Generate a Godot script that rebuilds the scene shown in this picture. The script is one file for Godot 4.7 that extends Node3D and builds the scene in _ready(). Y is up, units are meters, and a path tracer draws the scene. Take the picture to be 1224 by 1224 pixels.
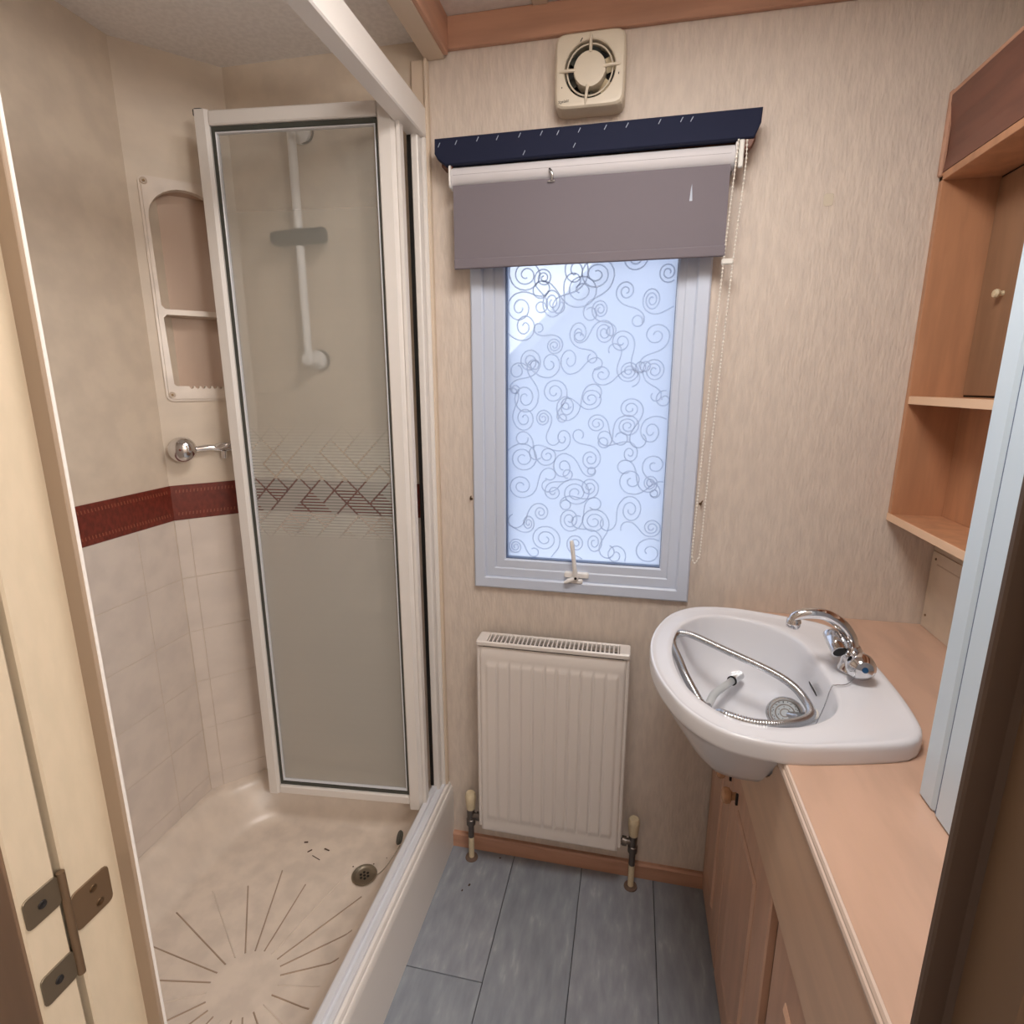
extends Node3D
# Small caravan shower room: x runs right along the window wall (z = 0), z towards the doorway, y up, metres.

var V := PackedVector3Array()
var G := PackedInt32Array()
var U := PackedVector2Array()
var TF := Transform3D.IDENTITY
var group_id := 10
var names := {}
var M := {}

# ---------------------------------------------------------------- mesh helpers
func begin() -> void:
	V.clear(); G.clear(); U.clear(); TF = Transform3D.IDENTITY

func tri(a: Vector3, b: Vector3, c: Vector3, g := -1) -> void:
	V.append(TF * a); V.append(TF * b); V.append(TF * c); G.append(g)

func quad(a: Vector3, b: Vector3, c: Vector3, d: Vector3, g := -1) -> void:
	tri(a, b, c, g); tri(a, c, d, g)

func fix(from: int) -> void:   # turn a closed piece so that its front faces run clockwise
	var vol := 0.0
	var i := from
	while i < V.size():
		vol += V[i].dot(V[i + 1].cross(V[i + 2])); i += 3
	if vol > 0.0: flip(from)

func flip(from: int) -> void:
	var i := from
	while i < V.size():
		var t := V[i + 1]; V[i + 1] = V[i + 2]; V[i + 2] = t; i += 3

func commit(called: String, m: Material, parent: Node = null) -> MeshInstance3D:
	var st := SurfaceTool.new()
	st.begin(Mesh.PRIMITIVE_TRIANGLES)
	var with_uv := U.size() == V.size()
	for i in V.size():
		if i % 3 == 0: st.set_smooth_group(G[i / 3])
		if with_uv: st.set_uv(U[i])
		st.add_vertex(V[i])
	st.generate_normals()
	var o := MeshInstance3D.new()
	o.mesh = st.commit()
	o.material_override = m
	o.name = called if parent else numbered(called)
	(parent if parent else self).add_child(o, true)
	return o

func numbered(called: String) -> String:
	var n: int = names.get(called, 0)
	names[called] = n + 1
	return called if n == 0 else "%s_%03d" % [called, n]

func tag(o: Node, label: String, category := "", group := "", kind := "") -> Node:
	if label: o.set_meta("label", label)
	if category: o.set_meta("category", category)
	if group: o.set_meta("group", group)
	if kind: o.set_meta("kind", kind)
	return o

func thing(called: String, label: String, category: String, at := Vector3.ZERO, turn := 0.0, group := "", kind := "") -> Node3D:
	var o := Node3D.new()
	o.name = numbered(called)
	add_child(o)
	o.position = at
	o.rotation.y = turn
	tag(o, label, category, group, kind)
	return o

func box(c: Vector3, s: Vector3, ch := 0.0015) -> void:   # box with chamfered edges
	var h := s * 0.5
	ch = minf(ch, minf(h.x, minf(h.y, h.z)) * 0.8)
	var p := {}
	for sx in [-1, 1]:
		for sy in [-1, 1]:
			for sz in [-1, 1]:
				p[[sx, sy, sz, 0]] = c + Vector3(sx * h.x, sy * (h.y - ch), sz * (h.z - ch))
				p[[sx, sy, sz, 1]] = c + Vector3(sx * (h.x - ch), sy * h.y, sz * (h.z - ch))
				p[[sx, sy, sz, 2]] = c + Vector3(sx * (h.x - ch), sy * (h.y - ch), sz * h.z)
	for s1 in [-1, 1]:
		_q(p[[s1, -1, -1, 0]], p[[s1, 1, -1, 0]], p[[s1, 1, 1, 0]], p[[s1, -1, 1, 0]], c)
		_q(p[[-1, s1, -1, 1]], p[[1, s1, -1, 1]], p[[1, s1, 1, 1]], p[[-1, s1, 1, 1]], c)
		_q(p[[-1, -1, s1, 2]], p[[1, -1, s1, 2]], p[[1, 1, s1, 2]], p[[-1, 1, s1, 2]], c)
		if ch <= 0.0: continue
		for s2 in [-1, 1]:
			_q(p[[s1, s2, -1, 0]], p[[s1, s2, 1, 0]], p[[s1, s2, 1, 1]], p[[s1, s2, -1, 1]], c)
			_q(p[[s1, -1, s2, 0]], p[[s1, 1, s2, 0]], p[[s1, 1, s2, 2]], p[[s1, -1, s2, 2]], c)
			_q(p[[-1, s1, s2, 1]], p[[1, s1, s2, 1]], p[[1, s1, s2, 2]], p[[-1, s1, s2, 2]], c)
			for s3 in [-1, 1]:
				var a: Vector3 = p[[s1, s2, s3, 0]]
				var b: Vector3 = p[[s1, s2, s3, 1]]
				var d: Vector3 = p[[s1, s2, s3, 2]]
				if (b - a).cross(d - a).dot(a - c) > 0: tri(a, d, b)
				else: tri(a, b, d)

func _q(a: Vector3, b: Vector3, c: Vector3, d: Vector3, mid: Vector3) -> void:
	if (b - a).cross(c - a).dot((a + c) * 0.5 - mid) > 0: quad(a, d, c, b)
	else: quad(a, b, c, d)

func span(a: Vector3, b: Vector3, ch := 0.0015) -> void:   # box from corner to corner
	box((a + b) * 0.5, (b - a).abs(), ch)

func inset(poly: PackedVector2Array, d: float) -> PackedVector2Array:
	var out := PackedVector2Array()
	var area := 0.0
	for i in poly.size():
		area += poly[i].cross(poly[(i + 1) % poly.size()])
	var s := 1.0 if area > 0 else -1.0
	for i in poly.size():
		var e0 := (poly[i] - poly[(i - 1 + poly.size()) % poly.size()]).normalized()
		var e1 := (poly[(i + 1) % poly.size()] - poly[i]).normalized()
		var n0 := Vector2(-e0.y, e0.x) * s
		var n1 := Vector2(-e1.y, e1.x) * s
		var n := (n0 + n1)
		n = n / maxf(0.5, n.length_squared() * 0.5)
		out.append(poly[i] + n * d)
	return out

# polygon in the plane o + u*x + v*y, pushed along w; ch rounds both rims; smooth joins the sides
func prism(poly: PackedVector2Array, o: Vector3, u: Vector3, v: Vector3, w: Vector3, ch := 0.0, smooth := -1) -> void:
	var from := V.size()
	var n := poly.size()
	var L := w.length()
	var wn := w / L
	var layers := [[poly, 0.0], [poly, L]]
	if ch > 0.0:
		var q := inset(poly, ch)
		layers = [[q, 0.0], [poly, ch], [poly, L - ch], [q, L]]
	for k in layers.size() - 1:
		var A: PackedVector2Array = layers[k][0]
		var B: PackedVector2Array = layers[k + 1][0]
		for i in n:
			var j := (i + 1) % n
			quad(o + u * A[i].x + v * A[i].y + wn * layers[k][1], o + u * A[j].x + v * A[j].y + wn * layers[k][1], o + u * B[j].x + v * B[j].y + wn * layers[k + 1][1], o + u * B[i].x + v * B[i].y + wn * layers[k + 1][1], smooth + k if smooth >= 0 else -1)
	var ends: PackedVector2Array = layers[0][0]
	var ind := Geometry2D.triangulate_polygon(ends)
	var i2 := 0
	var area := 0.0
	for i in n: area += ends[i].cross(ends[(i + 1) % n])
	while i2 < ind.size():
		var a := ends[ind[i2]]
		var b := ends[ind[i2 + 1]]
		var c := ends[ind[i2 + 2]]
		if ((b - a).cross(c - a) > 0) != (area > 0):
			var t := b; b = c; c = t
		tri(o + u * a.x + v * a.y, o + u * c.x + v * c.y, o + u * b.x + v * b.y)
		tri(o + u * a.x + v * a.y + w, o + u * b.x + v * b.y + w, o + u * c.x + v * c.y + w)
		i2 += 3
	fix(from)

func tube(pts: PackedVector3Array, r, sides := 10, closed := false, caps := true) -> void:
	var from := V.size()
	var n := pts.size()
	var rings := []
	var nrm := Vector3.ZERO
	for i in n:
		var t: Vector3
		if closed: t = (pts[(i + 1) % n] - pts[(i - 1 + n) % n]).normalized()
		else: t = (pts[mini(i + 1, n - 1)] - pts[maxi(i - 1, 0)]).normalized()
		if nrm == Vector3.ZERO:
			nrm = t.cross(Vector3.UP)
			if nrm.length() < 0.05: nrm = t.cross(Vector3.RIGHT)
		nrm = (nrm - t * nrm.dot(t)).normalized()
		var bi := t.cross(nrm)
		var rr: float = r[i] if r is Array or r is PackedFloat32Array else r
		var ring := PackedVector3Array()
		for k in sides:
			var a := TAU * k / sides
			ring.append(pts[i] + (nrm * cos(a) + bi * sin(a)) * rr)
		rings.append(ring)
	for i in (n if closed else n - 1):
		var A: PackedVector3Array = rings[i]
		var B: PackedVector3Array = rings[(i + 1) % n]
		for k in sides:
			var l := (k + 1) % sides
			quad(A[k], A[l], B[l], B[k], 1)
	if not closed and caps:
		for k in range(1, sides - 1):
			tri(rings[0][0], rings[0][k + 1], rings[0][k], 2)
			tri(rings[n - 1][0], rings[n - 1][k], rings[n - 1][k + 1], 2)
	fix(from)

# profile of (radius, height) turned round an axis
func lathe(prof: Array, o: Vector3, axis := Vector3.UP, sides := 24) -> void:
	var from := V.size()
	axis = axis.normalized()
	var u := axis.cross(Vector3.UP if absf(axis.y) < 0.9 else Vector3.RIGHT).normalized()
	var v := axis.cross(u)
	group_id += 1
	for i in prof.size() - 1:
		var p: Vector2 = prof[i]
		var q: Vector2 = prof[i + 1]
		if i > 0:
			var d0: Vector2 = (p - prof[i - 1]).normalized()
			if d0.dot((q - p).normalized()) < 0.8: group_id += 1
		for k in sides:
			var a := TAU * k / sides
			var b := TAU * (k + 1) / sides
			var da := u * cos(a) + v * sin(a)
			var db := u * cos(b) + v * sin(b)
			var A := o + axis * p.y + da * p.x
			var B := o + axis * p.y + db * p.x
			var C := o + axis * q.y + db * q.x
			var D := o + axis * q.y + da * q.x
			if p.x < 1e-6: tri(A, C, D, group_id)
			elif q.x < 1e-6: tri(A, B, C, group_id)
			else: quad(A, B, C, D, group_id)
	group_id += 1
	fix(from)

func ball(c: Vector3, r: float, seg := 10) -> void:
	var prof := []
	for i in seg / 2 + 1:
		var a := PI * i / (seg / 2)
		prof.append(Vector2(sin(a) * r if i > 0 and i < seg / 2 else 0.0, -cos(a) * r))
	lathe(prof, c, Vector3.UP, seg)

func loft(rings: Array, g := 1) -> void:   # closed rings, first and last collapse to their middles
	var from := V.size()
	var n: int = rings[0].size()
	for k in rings.size() - 1:
		for i in n:
			var j := (i + 1) % n
			quad(rings[k][i], rings[k][j], rings[k + 1][j], rings[k + 1][i], g)
	for e in [0, rings.size() - 1]:
		var mid := Vector3.ZERO
		for q in rings[e]: mid += q / n
		for i in n:
			var j := (i + 1) % n
			if e == 0: tri(mid, rings[e][j], rings[e][i], g)
			else: tri(mid, rings[e][i], rings[e][j], g)
	fix(from)

func spline(pts: Array, per := 10, closed := false) -> PackedVector3Array:
	var out := PackedVector3Array()
	var n := pts.size()
	for i in (n if closed else n - 1):
		var p0: Vector3 = pts[(i - 1 + n) % n] if closed else pts[maxi(i - 1, 0)]
		var p1: Vector3 = pts[i]
		var p2: Vector3 = pts[(i + 1) % n]
		var p3: Vector3 = pts[(i + 2) % n] if closed else pts[mini(i + 2, n - 1)]
		for k in per:
			out.append(p1.cubic_interpolate(p2, p0, p3, float(k) / per))
	if not closed: out.append(pts[n - 1])
	return out

func rounded(x0: float, y0: float, x1: float, y1: float, r: float, seg := 5) -> PackedVector2Array:
	var out := PackedVector2Array()
	var cs := [[x1 - r, y0 + r, -90], [x1 - r, y1 - r, 0], [x0 + r, y1 - r, 90], [x0 + r, y0 + r, 180]]
	for c in cs:
		for k in seg + 1:
			var a: float = deg_to_rad(c[2] + 90.0 * k / seg)
			out.append(Vector2(c[0] + cos(a) * r, c[1] + sin(a) * r))
	return out

func pv(a: Array) -> PackedVector2Array:
	var out := PackedVector2Array()
	for i in a.size() / 2: out.append(Vector2(a[2 * i], a[2 * i + 1]))
	return out

# ---------------------------------------------------------------- materials
func col(r: int, g: int, b: int) -> Color:
	return Color(r / 255.0, g / 255.0, b / 255.0)

func mat(c: Color, rough := 0.5, metal := 0.0) -> StandardMaterial3D:
	var m := StandardMaterial3D.new()
	m.albedo_color = c
	m.roughness = rough
	m.metallic = metal
	return m

func noise_tex(seed_: int, freq: float, octaves := 4, ramp: Array = [], size := 512, kind := FastNoiseLite.TYPE_SIMPLEX_SMOOTH) -> NoiseTexture2D:
	var n := FastNoiseLite.new()
	n.seed = seed_
	n.noise_type = kind
	n.frequency = freq
	n.fractal_octaves = octaves
	var t := NoiseTexture2D.new()
	t.width = size
	t.height = size
	t.seamless = true
	t.noise = n
	if ramp:
		var g := Gradient.new()
		var offs := PackedFloat32Array()
		var cols := PackedColorArray()
		for e in ramp:
			offs.append(e[0]); cols.append(e[1])
		g.offsets = offs
		g.colors = cols
		t.color_ramp = g
	return t

func tri_planar(m: StandardMaterial3D, scale_: Vector3, world := true) -> StandardMaterial3D:
	m.uv1_triplanar = true
	m.uv1_world_triplanar = world
	m.uv1_scale = scale_
	return m

func tone(c: Color, k: float) -> Color:
	return Color(clampf(c.r * k, 0, 1), clampf(c.g * k, 0, 1), clampf(c.b * k, 0, 1))

func wood(c: Color, seed_: int, scale_: Vector3, rough := 0.4, spread := 0.09) -> StandardMaterial3D:
	var m := mat(Color.WHITE, rough)
	m.albedo_texture = noise_tex(seed_, 0.012, 5, [[0.0, tone(c, 1.0 - spread)], [0.45, c], [0.6, tone(c, 1.0 + spread * 0.5)], [1.0, tone(c, 1.0 + spread)]])
	return tri_planar(m, scale_)

func mottled(c: Color, seed_: int, freq: float, scale_: Vector3, rough: float, spread: float) -> StandardMaterial3D:
	var m := mat(Color.WHITE, rough)
	m.albedo_texture = noise_tex(seed_, freq, 4, [[0.25, tone(c, 1.0 - spread)], [0.5, c], [0.75, tone(c, 1.0 + spread)]])
	return tri_planar(m, scale_)

func make_materials() -> void:
	# embossed vinyl wallpaper, fibres run upwards
	var wp := mottled(col(214, 201, 189), 3, 0.02, Vector3(5, 1.2, 5), 0.62, 0.02)
	wp.heightmap_enabled = true
	wp.heightmap_texture = noise_tex(11, 0.045, 4)
	wp.heightmap_scale = 0.1
	M.wallpaper = wp
	M.shower_panel = mottled(col(217, 202, 184), 5, 0.01, Vector3(2, 2, 2), 0.42, 0.02)
	M.tile = mottled(col(218, 206, 196), 6, 0.01, Vector3(2, 2, 2), 0.34, 0.02)
	M.grout = mat(col(204, 186, 168), 0.8)
	M.border = mottled(col(112, 47, 36), 8, 0.03, Vector3(6, 3, 6), 0.32, 0.1)
	M.border_mark = mat(col(150, 86, 62), 0.4)
	M.ceiling = mottled(col(222, 214, 208), 9, 0.05, Vector3(2, 2, 2), 0.8, 0.015)
	M.ceiling_shower = mottled(col(238, 234, 232), 10, 0.04, Vector3(3, 3, 3), 0.6, 0.02)
	M.beam = mat(col(214, 196, 176), 0.5)
	M.trim_wood = wood(col(190, 146, 122), 21, Vector3(0.4, 4, 4), 0.45, 0.06)
	M.trim_side = wood(col(190, 146, 122), 22, Vector3(4, 4, 0.4), 0.45, 0.06)
	M.wood_z = wood(col(198, 160, 132), 23, Vector3(3.5, 3.5, 0.45), 0.38, 0.07)
	M.wood_y = wood(col(194, 156, 132), 24, Vector3(3.5, 0.45, 3.5), 0.4, 0.04)
	M.wood_top = wood(col(202, 167, 145), 25, Vector3(2.5, 2.5, 0.6), 0.3, 0.04)
	M.wood_apron = wood(col(206, 174, 148), 26, Vector3(3, 3, 0.4), 0.34, 0.03)
	M.wood_edge = mat(col(222, 200, 184), 0.25)
	M.wood_dark = wood(col(116, 76, 62), 27, Vector3(3, 3, 0.5), 0.45, 0.1)
	M.wood_cab = wood(col(188, 138, 104), 28, Vector3(3.5, 0.45, 3.5), 0.42, 0.06)
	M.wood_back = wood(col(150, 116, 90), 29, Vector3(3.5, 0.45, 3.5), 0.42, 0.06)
	M.shelf_edge = mat(col(236, 200, 168), 0.35)
	M.knob = wood(col(194, 148, 110), 30, Vector3(8, 8, 2), 0.25, 0.08)
	M.white = mat(col(236, 234, 232), 0.4)
	M.white_gloss = mat(col(240, 238, 238), 0.12)
	M.ceramic = mat(col(230, 231, 236), 0.08)
	M.ceramic.clearcoat_enabled = true
	M.ceramic.clearcoat = 0.5
	M.radiator = mat(col(226, 219, 213), 0.35)
	M.cream_plastic = mat(col(212, 201, 182), 0.4)
	M.old_cap = mottled(col(216, 200, 168), 31, 0.05, Vector3(20, 20, 20), 0.5, 0.08)
	M.dark = mat(col(28, 25, 24), 0.6)
	M.black = mat(col(12, 11, 11), 0.5)
	M.collar = mat(col(112, 92, 80), 0.6)
	M.slider = mat(col(104, 102, 98), 0.3, 1.0)
	M.niche = mat(col(202, 176, 156), 0.5)  # darker tan than the shelf, recess shade put into the colour
	M.post_shade = mat(col(88, 70, 58), 0.6)  # darkened brown: the unlit camera side of the stop put into colour
	M.spray = mat(col(150, 156, 160), 0.35)
	M.fins_shade = mat(col(26, 30, 36), 0.7)  # near-black: shade between the grille bars put into the colour
	M.rubber = mat(col(70, 72, 66), 0.6)
	M.chrome = mat(col(226, 226, 228), 0.08, 1.0)
	M.chrome_soft = mat(col(206, 208, 210), 0.22, 1.0)
	M.steel = mat(col(150, 140, 124), 0.35, 0.9)
	M.brass = mat(col(120, 98, 74), 0.4, 0.9)
	M.pewter = mat(col(120, 112, 106), 0.38, 0.9)
	M.hose_grey = mat(col(196, 200, 200), 0.3)
	M.alu_white = mat(col(226, 221, 216), 0.35)
	M.alu_track = mat(col(222, 224, 230), 0.3, 0.15)
	M.upvc = mat(col(206, 216, 234), 0.3)  # white frame, bluish daylight put into its colour
	M.gasket = mat(col(96, 112, 140), 0.5)
	M.navy = mat(col(13, 22, 52), 0.85)
	M.staple = mat(col(170, 180, 196), 0.4)
	M.blind_roll = mat(col(206, 203, 206), 0.7)
	M.blind_fabric = mottled(col(120, 113, 120), 33, 0.2, Vector3(6, 6, 6), 0.85, 0.02)
	M.bead = mat(col(238, 232, 222), 0.3)
	M.clear_plastic = mat(col(222, 220, 214), 0.3)
	M.tray = mottled(col(220, 206, 192), 34, 0.012, Vector3(2, 2, 2), 0.28, 0.03)
	M.grime = mat(col(172, 150, 130), 0.6)
	M.dirt = mat(col(70, 48, 32), 0.8)
	M.frame_cream = mottled(col(204, 189, 166), 35, 0.03, Vector3(4, 1, 4), 0.4, 0.01)
	M.stop_shade = mat(col(158, 138, 118), 0.5)  # cream stop turned brown, shade on its passage side painted in
	M.post_brown = mat(col(112, 88, 66), 0.6)
	M.leaf_face = wood(col(122, 98, 78), 36, Vector3(3, 0.4, 3), 0.5, 0.05)
	M.panel_bluelit = mat(col(206, 222, 234), 0.35)  # white board with the blue of the window light in its colour
	M.hinge = mat(col(120, 98, 76), 0.5, 0.5)
	M.hinge_leaf = mat(col(128, 116, 98), 0.42, 0.7)
	var fl := mat(Color.WHITE, 0.42)
	fl.albedo_texture = noise_tex(41, 0.02, 5, [[0.1, col(136, 141, 150)], [0.5, col(146, 151, 160)], [0.75, col(153, 158, 166)], [0.95, col(170, 173, 180)]])  # grey vinyl, blue cast of the window light mixed into the tones
	M.plank = tri_planar(fl, Vector3(3, 3, 0.9))
	var fl2 := mat(Color.WHITE, 0.42)
	fl2.albedo_texture = noise_tex(42, 0.018, 5, [[0.1, col(130, 136, 145)], [0.5, col(141, 147, 156)], [0.8, col(150, 156, 164)], [0.97, col(168, 172, 179)]])  # same window-light blue mixed in
	M.plank_dark = tri_planar(fl2, Vector3(3, 3, 0.8))
	M.floor_gap = mat(col(62, 64, 70), 0.8)
	M.caravan = mat(col(104, 124, 164), 0.6)
	M.caravan_roof = mat(col(150, 160, 180), 0.6)
	M.ground = mottled(col(104, 112, 130), 43, 0.03, Vector3(0.4, 0.4, 0.4), 0.9, 0.05)
	# textured obscure glass: part scatters the daylight, part lets the outside show
	var gl := mat(Color(0.78, 0.84, 0.94, 0.55), 0.4)
	gl.transparency = BaseMaterial3D.TRANSPARENCY_ALPHA
	gl.backlight_enabled = true
	gl.backlight = Color(1.0, 1.0, 1.0) * 1.5
	gl.heightmap_enabled = true
	gl.heightmap_texture = noise_tex(44, 0.03, 4)
	gl.heightmap_scale = 0.2
	M.window_glass = tri_planar(gl, Vector3(8, 8, 8))
	var sw := mat(Color(0.62, 0.7, 0.84, 0.6), 0.3)
	sw.transparency = BaseMaterial3D.TRANSPARENCY_ALPHA
	sw.backlight_enabled = true
	sw.backlight = Color(1.0, 1.0, 1.0) * 1.0
	M.swirl = sw
	M.added_lamp_body = mat(col(230, 230, 228), 0.4)
	var lg := mat(col(255, 244, 230), 0.5)
	lg.emission_enabled = true
	lg.emission = col(255, 240, 222)
	lg.emission_energy_multiplier = 1.5
	M.added_lamp_glow = lg

# ---------------------------------------------------------------- light and camera
func lamp(label: String, at: Vector3, size: float, energy: float, tint: Color) -> void:
	var t := thing("added_ceiling_lamp", label, "lamp", at)  # unseen lamp, added to brighten the room
	begin()
	prism(rounded(-size * 0.55, -size * 0.55, size * 0.55, size * 0.55, 0.03), Vector3(0, -0.022, 0), Vector3.RIGHT, Vector3.BACK, Vector3.UP * 0.022, 0.002)
	commit("added_lamp_body", M.added_lamp_body, t)
	begin()
	prism(rounded(-size * 0.5, -size * 0.5, size * 0.5, size * 0.5, 0.025), Vector3(0, -0.03, 0), Vector3.RIGHT, Vector3.BACK, Vector3.UP * 0.0085, 0.002)
	commit("diffuser", M.added_lamp_glow, t)
	var l := AreaLight3D.new()
	l.name = "added_lamp_light"
	l.area_size = Vector2(size, size)
	l.position = Vector3(0, -0.034, 0)
	l.rotation.x = -PI / 2
	l.light_energy = energy
	l.light_color = tint
	l.shadow_enabled = true
	l.area_range = 6.0
	l.area_attenuation = 2.0
	t.add_child(l)

func set_up() -> void:
	var cam := Camera3D.new()
	cam.name = "camera"
	cam.position = Vector3(0, 1.397, 1.4)
	cam.rotation = Vector3(-0.22503, 0.21095, 0)
	cam.fov = 85.2
	cam.near = 0.02
	add_child(cam)
	cam.current = true
	var we := WorldEnvironment.new()
	we.name = "world"
	var e := Environment.new()
	var sky := Sky.new()
	var sm := ProceduralSkyMaterial.new()
	sm.sky_top_color = col(222, 232, 250)
	sm.sky_horizon_color = col(232, 240, 252)
	sm.ground_horizon_color = col(200, 208, 220)
	sm.ground_bottom_color = col(150, 156, 166)
	sm.sun_angle_max = 1.0
	sm.sky_energy_multiplier = 1.47
	sm.ground_energy_multiplier = 1.0
	sky.sky_material = sm
	e.background_mode = Environment.BG_SKY
	e.sky = sky
	e.tonemap_mode = Environment.TONE_MAPPER_LINEAR
	e.tonemap_exposure = 1.0
	e.sdfgi_enabled = true
	e.ssao_enabled = true
	e.ssil_enabled = true
	we.environment = e
	add_child(we)
	lamp("added square ceiling lamp out of view, made up to light the shower room", Vector3(0.02, 2.19, 0.76), 0.4, 1.1, col(255, 250, 246))
	var t := thing("added_pendant_lamp", "added globe pendant lamp out of view, made up to light the shower from the passage", "lamp", Vector3(0.85, 1.65, 1.8))  # added out of view to brighten the shower walls and left jamb
	begin()
	ball(Vector3.ZERO, 0.17, 32)
	commit("globe", M.added_lamp_glow, t)
	begin()
	tube(PackedVector3Array([Vector3(0, 0.165, 0), Vector3(0, 0.5, 0)]), 0.004, 8)
	commit("flex", M.white, t)
	var l := OmniLight3D.new()
	l.name = "added_globe_light"
	l.light_size = 0.15
	l.light_energy = 1.0
	l.light_color = col(255, 250, 244)
	l.shadow_enabled = true
	l.omni_range = 8.0
	l.omni_attenuation = 2.0
	t.add_child(l)

# ---------------------------------------------------------------- the setting
func struct(o: Node, label: String, category: String) -> Node:
	return tag(o, label, category, "", "structure")

func build_shell() -> void:
	# floor: vinyl planks with dark joints
	begin()
	span(Vector3(-1.3, -0.06, -0.1), Vector3(0.8, -0.004, 1.06), 0.0)
	var fl := commit("floor", M.floor_gap)
	struct(fl, "grey stone-effect vinyl plank floor between shower and cupboard", "floor")
	var k := 0
	for c in [[-0.495, -0.2905, [0.0, 0.389, 1.04]], [-0.2885, -0.0865, [0.0, 0.72, 1.04]], [-0.0845, 0.119, [0.0, 0.95, 1.04]], [0.121, 0.326, [0.0, 0.62, 1.04]]]:
		for i in 2:
			begin()
			span(Vector3(c[0], -0.005, c[2][i] + 0.001), Vector3(c[1], 0.0, c[2][i + 1] - 0.001), 0.0008)
			commit("floor_plank", [M.plank, M.plank_dark][(k + i) % 2], fl)
		k += 1
	# ceiling of the room: pale panels with battens
	begin()
	span(Vector3(-1.3, 2.2, -0.1), Vector3(0.8, 2.26, 1.06), 0.0)
	var ce := commit("ceiling", M.beam)
	struct(ce, "pale panelled ceiling with narrow battens above the window wall", "ceiling")
	for c in [[-0.455, -0.252], [-0.218, 0.25], [0.284, 0.74]]:
		begin()
		span(Vector3(c[0], 2.194, 0.0), Vector3(c[1], 2.2005, 1.04), 0.001)
		commit("ceiling_panel", M.ceiling, ce)
	for x in [-0.252, 0.25]:
		begin()
		span(Vector3(x, 2.19, 0.0), Vector3(x + 0.034, 2.2005, 1.04), 0.002)
		commit("ceiling_batten", M.beam, ce)
	# lower ceiling over the shower
	begin()
	span(Vector3(-1.25, 2.16, -0.05), Vector3(-0.5, 2.2, 1.05), 0.0)
	struct(commit("ceiling", M.ceiling_shower), "grey-white lowered ceiling above the shower cubicle", "ceiling")
	# window wall, with a hole for the window
	begin()
	var x0 := -0.392
	var x1 := 0.148
	var y0 := 0.868
	var y1 := 1.78
	span(Vector3(-0.5, -0.05, -0.06), Vector3(x0, 2.2, 0), 0.0)
	span(Vector3(x1, -0.05, -0.06), Vector3(0.74, 2.2, 0), 0.0)
	span(Vector3(x0, -0.05, -0.06), Vector3(x1, y0, 0), 0.0)
	span(Vector3(x0, y1, -0.06), Vector3(x1, 2.2, 0), 0.0)
	var wb := commit("wall_back", M.wallpaper)
	struct(wb, "cream embossed wallpaper wall around the window", "wall")
	begin()
	prism(rounded(0.372, 1.764, 0.391, 1.788, 0.004, 2), Vector3(0, 0, 0), Vector3.RIGHT, Vector3.UP, Vector3(0, 0, 0.0012), 0.0004)
	var patch := commit("filler_patch", M.cream_plastic, wb)
	tag(patch, "small pale filled patch on the wallpaper")
	# wall behind the shower, smooth panel
	begin()
	span(Vector3(-1.25, -0.05, -0.06), Vector3(-0.5, 2.2, 0), 0.0)
	var wsb := commit("wall_shower", M.shower_panel)
	struct(wsb, "smooth beige wall panel behind the hinged glass shower door", "wall")
	tiles(wsb, Vector3(-1.033, 0, 0), Vector3.RIGHT, Vector3.BACK, [0.0, 0.135, 0.29, 0.445, 0.53])
	border(Vector3(-1.035, 0, 0), Vector3.RIGHT, Vector3.BACK, 0.533, "dark red border strip on the wall behind the glass shower door", false)
	# shower left wall
	begin()
	span(Vector3(-1.25, -0.05, -0.06), Vector3(-1.192, 2.2, 1.05), 0.0)
	var wl := commit("wall_left", M.shower_panel)
	struct(wl, "smooth beige left wall of the shower above and below the red border", "wall")
	tiles(wl, Vector3(-1.192, 0, 0.172), Vector3.BACK, Vector3.RIGHT, [0.0, 0.116, 0.272, 0.428, 0.584, 0.74, 0.8])
	border(Vector3(-1.192, 0, 0.17), Vector3.BACK, Vector3.RIGHT, 0.81, "dark red embossed border strip along the left shower wall by the door frame", true)
	# diagonal corner wall with an opening for the moulded shelf
	var wd := Node3D.new()
	wd.name = "wall_diagonal"
	add_child(wd)
	struct(wd, "narrow diagonal corner wall of the shower carrying shelf and mixer tap", "wall")
	var o := Vector3(-1.192, 0, 0.17)
	var u := Vector3(0.159, 0, -0.17)
	var L := u.length()
	u = u.normalized()
	var nrm := Vector3(-u.z, 0, u.x)
	begin()
	for r in [[0.0, L, -0.05, 1.385], [0.0, L, 1.868, 2.2], [0.0, 0.025, 1.385, 1.868], [L - 0.025, L, 1.385, 1.868]]:
		prism(pv([r[0], r[2], r[1], r[2], r[1], r[3], r[0], r[3]]), o, u, Vector3.UP, -nrm * 0.012)
	commit("wall_panel", M.shower_panel, wd)
	tiles(wd, o, u, nrm, [0.0, 0.034, L])
	border(o, u, nrm, L, "dark red border strip on the diagonal corner under the shower tap", true)
	# right wall
	begin()
	span(Vector3(0.69, -0.05, -0.06), Vector3(0.74, 2.2, 1.05), 0.0)
	var wr := commit("wall_right", M.shower_panel)
	struct(wr, "beige panel wall at the right end of the worktop", "wall")
	begin()
	span(Vector3(0.686, 0.845, 0.004), Vector3(0.6905, 1.028, 0.5), 0.0008)
	var sp := commit("splash_panel", M.shower_panel, wr)
	begin()
	span(Vector3(0.6852, 1.0, 0.03), Vector3(0.6862, 1.0025, 0.14), 0.0002)
	commit("scored_line", M.grout, sp)
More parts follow.
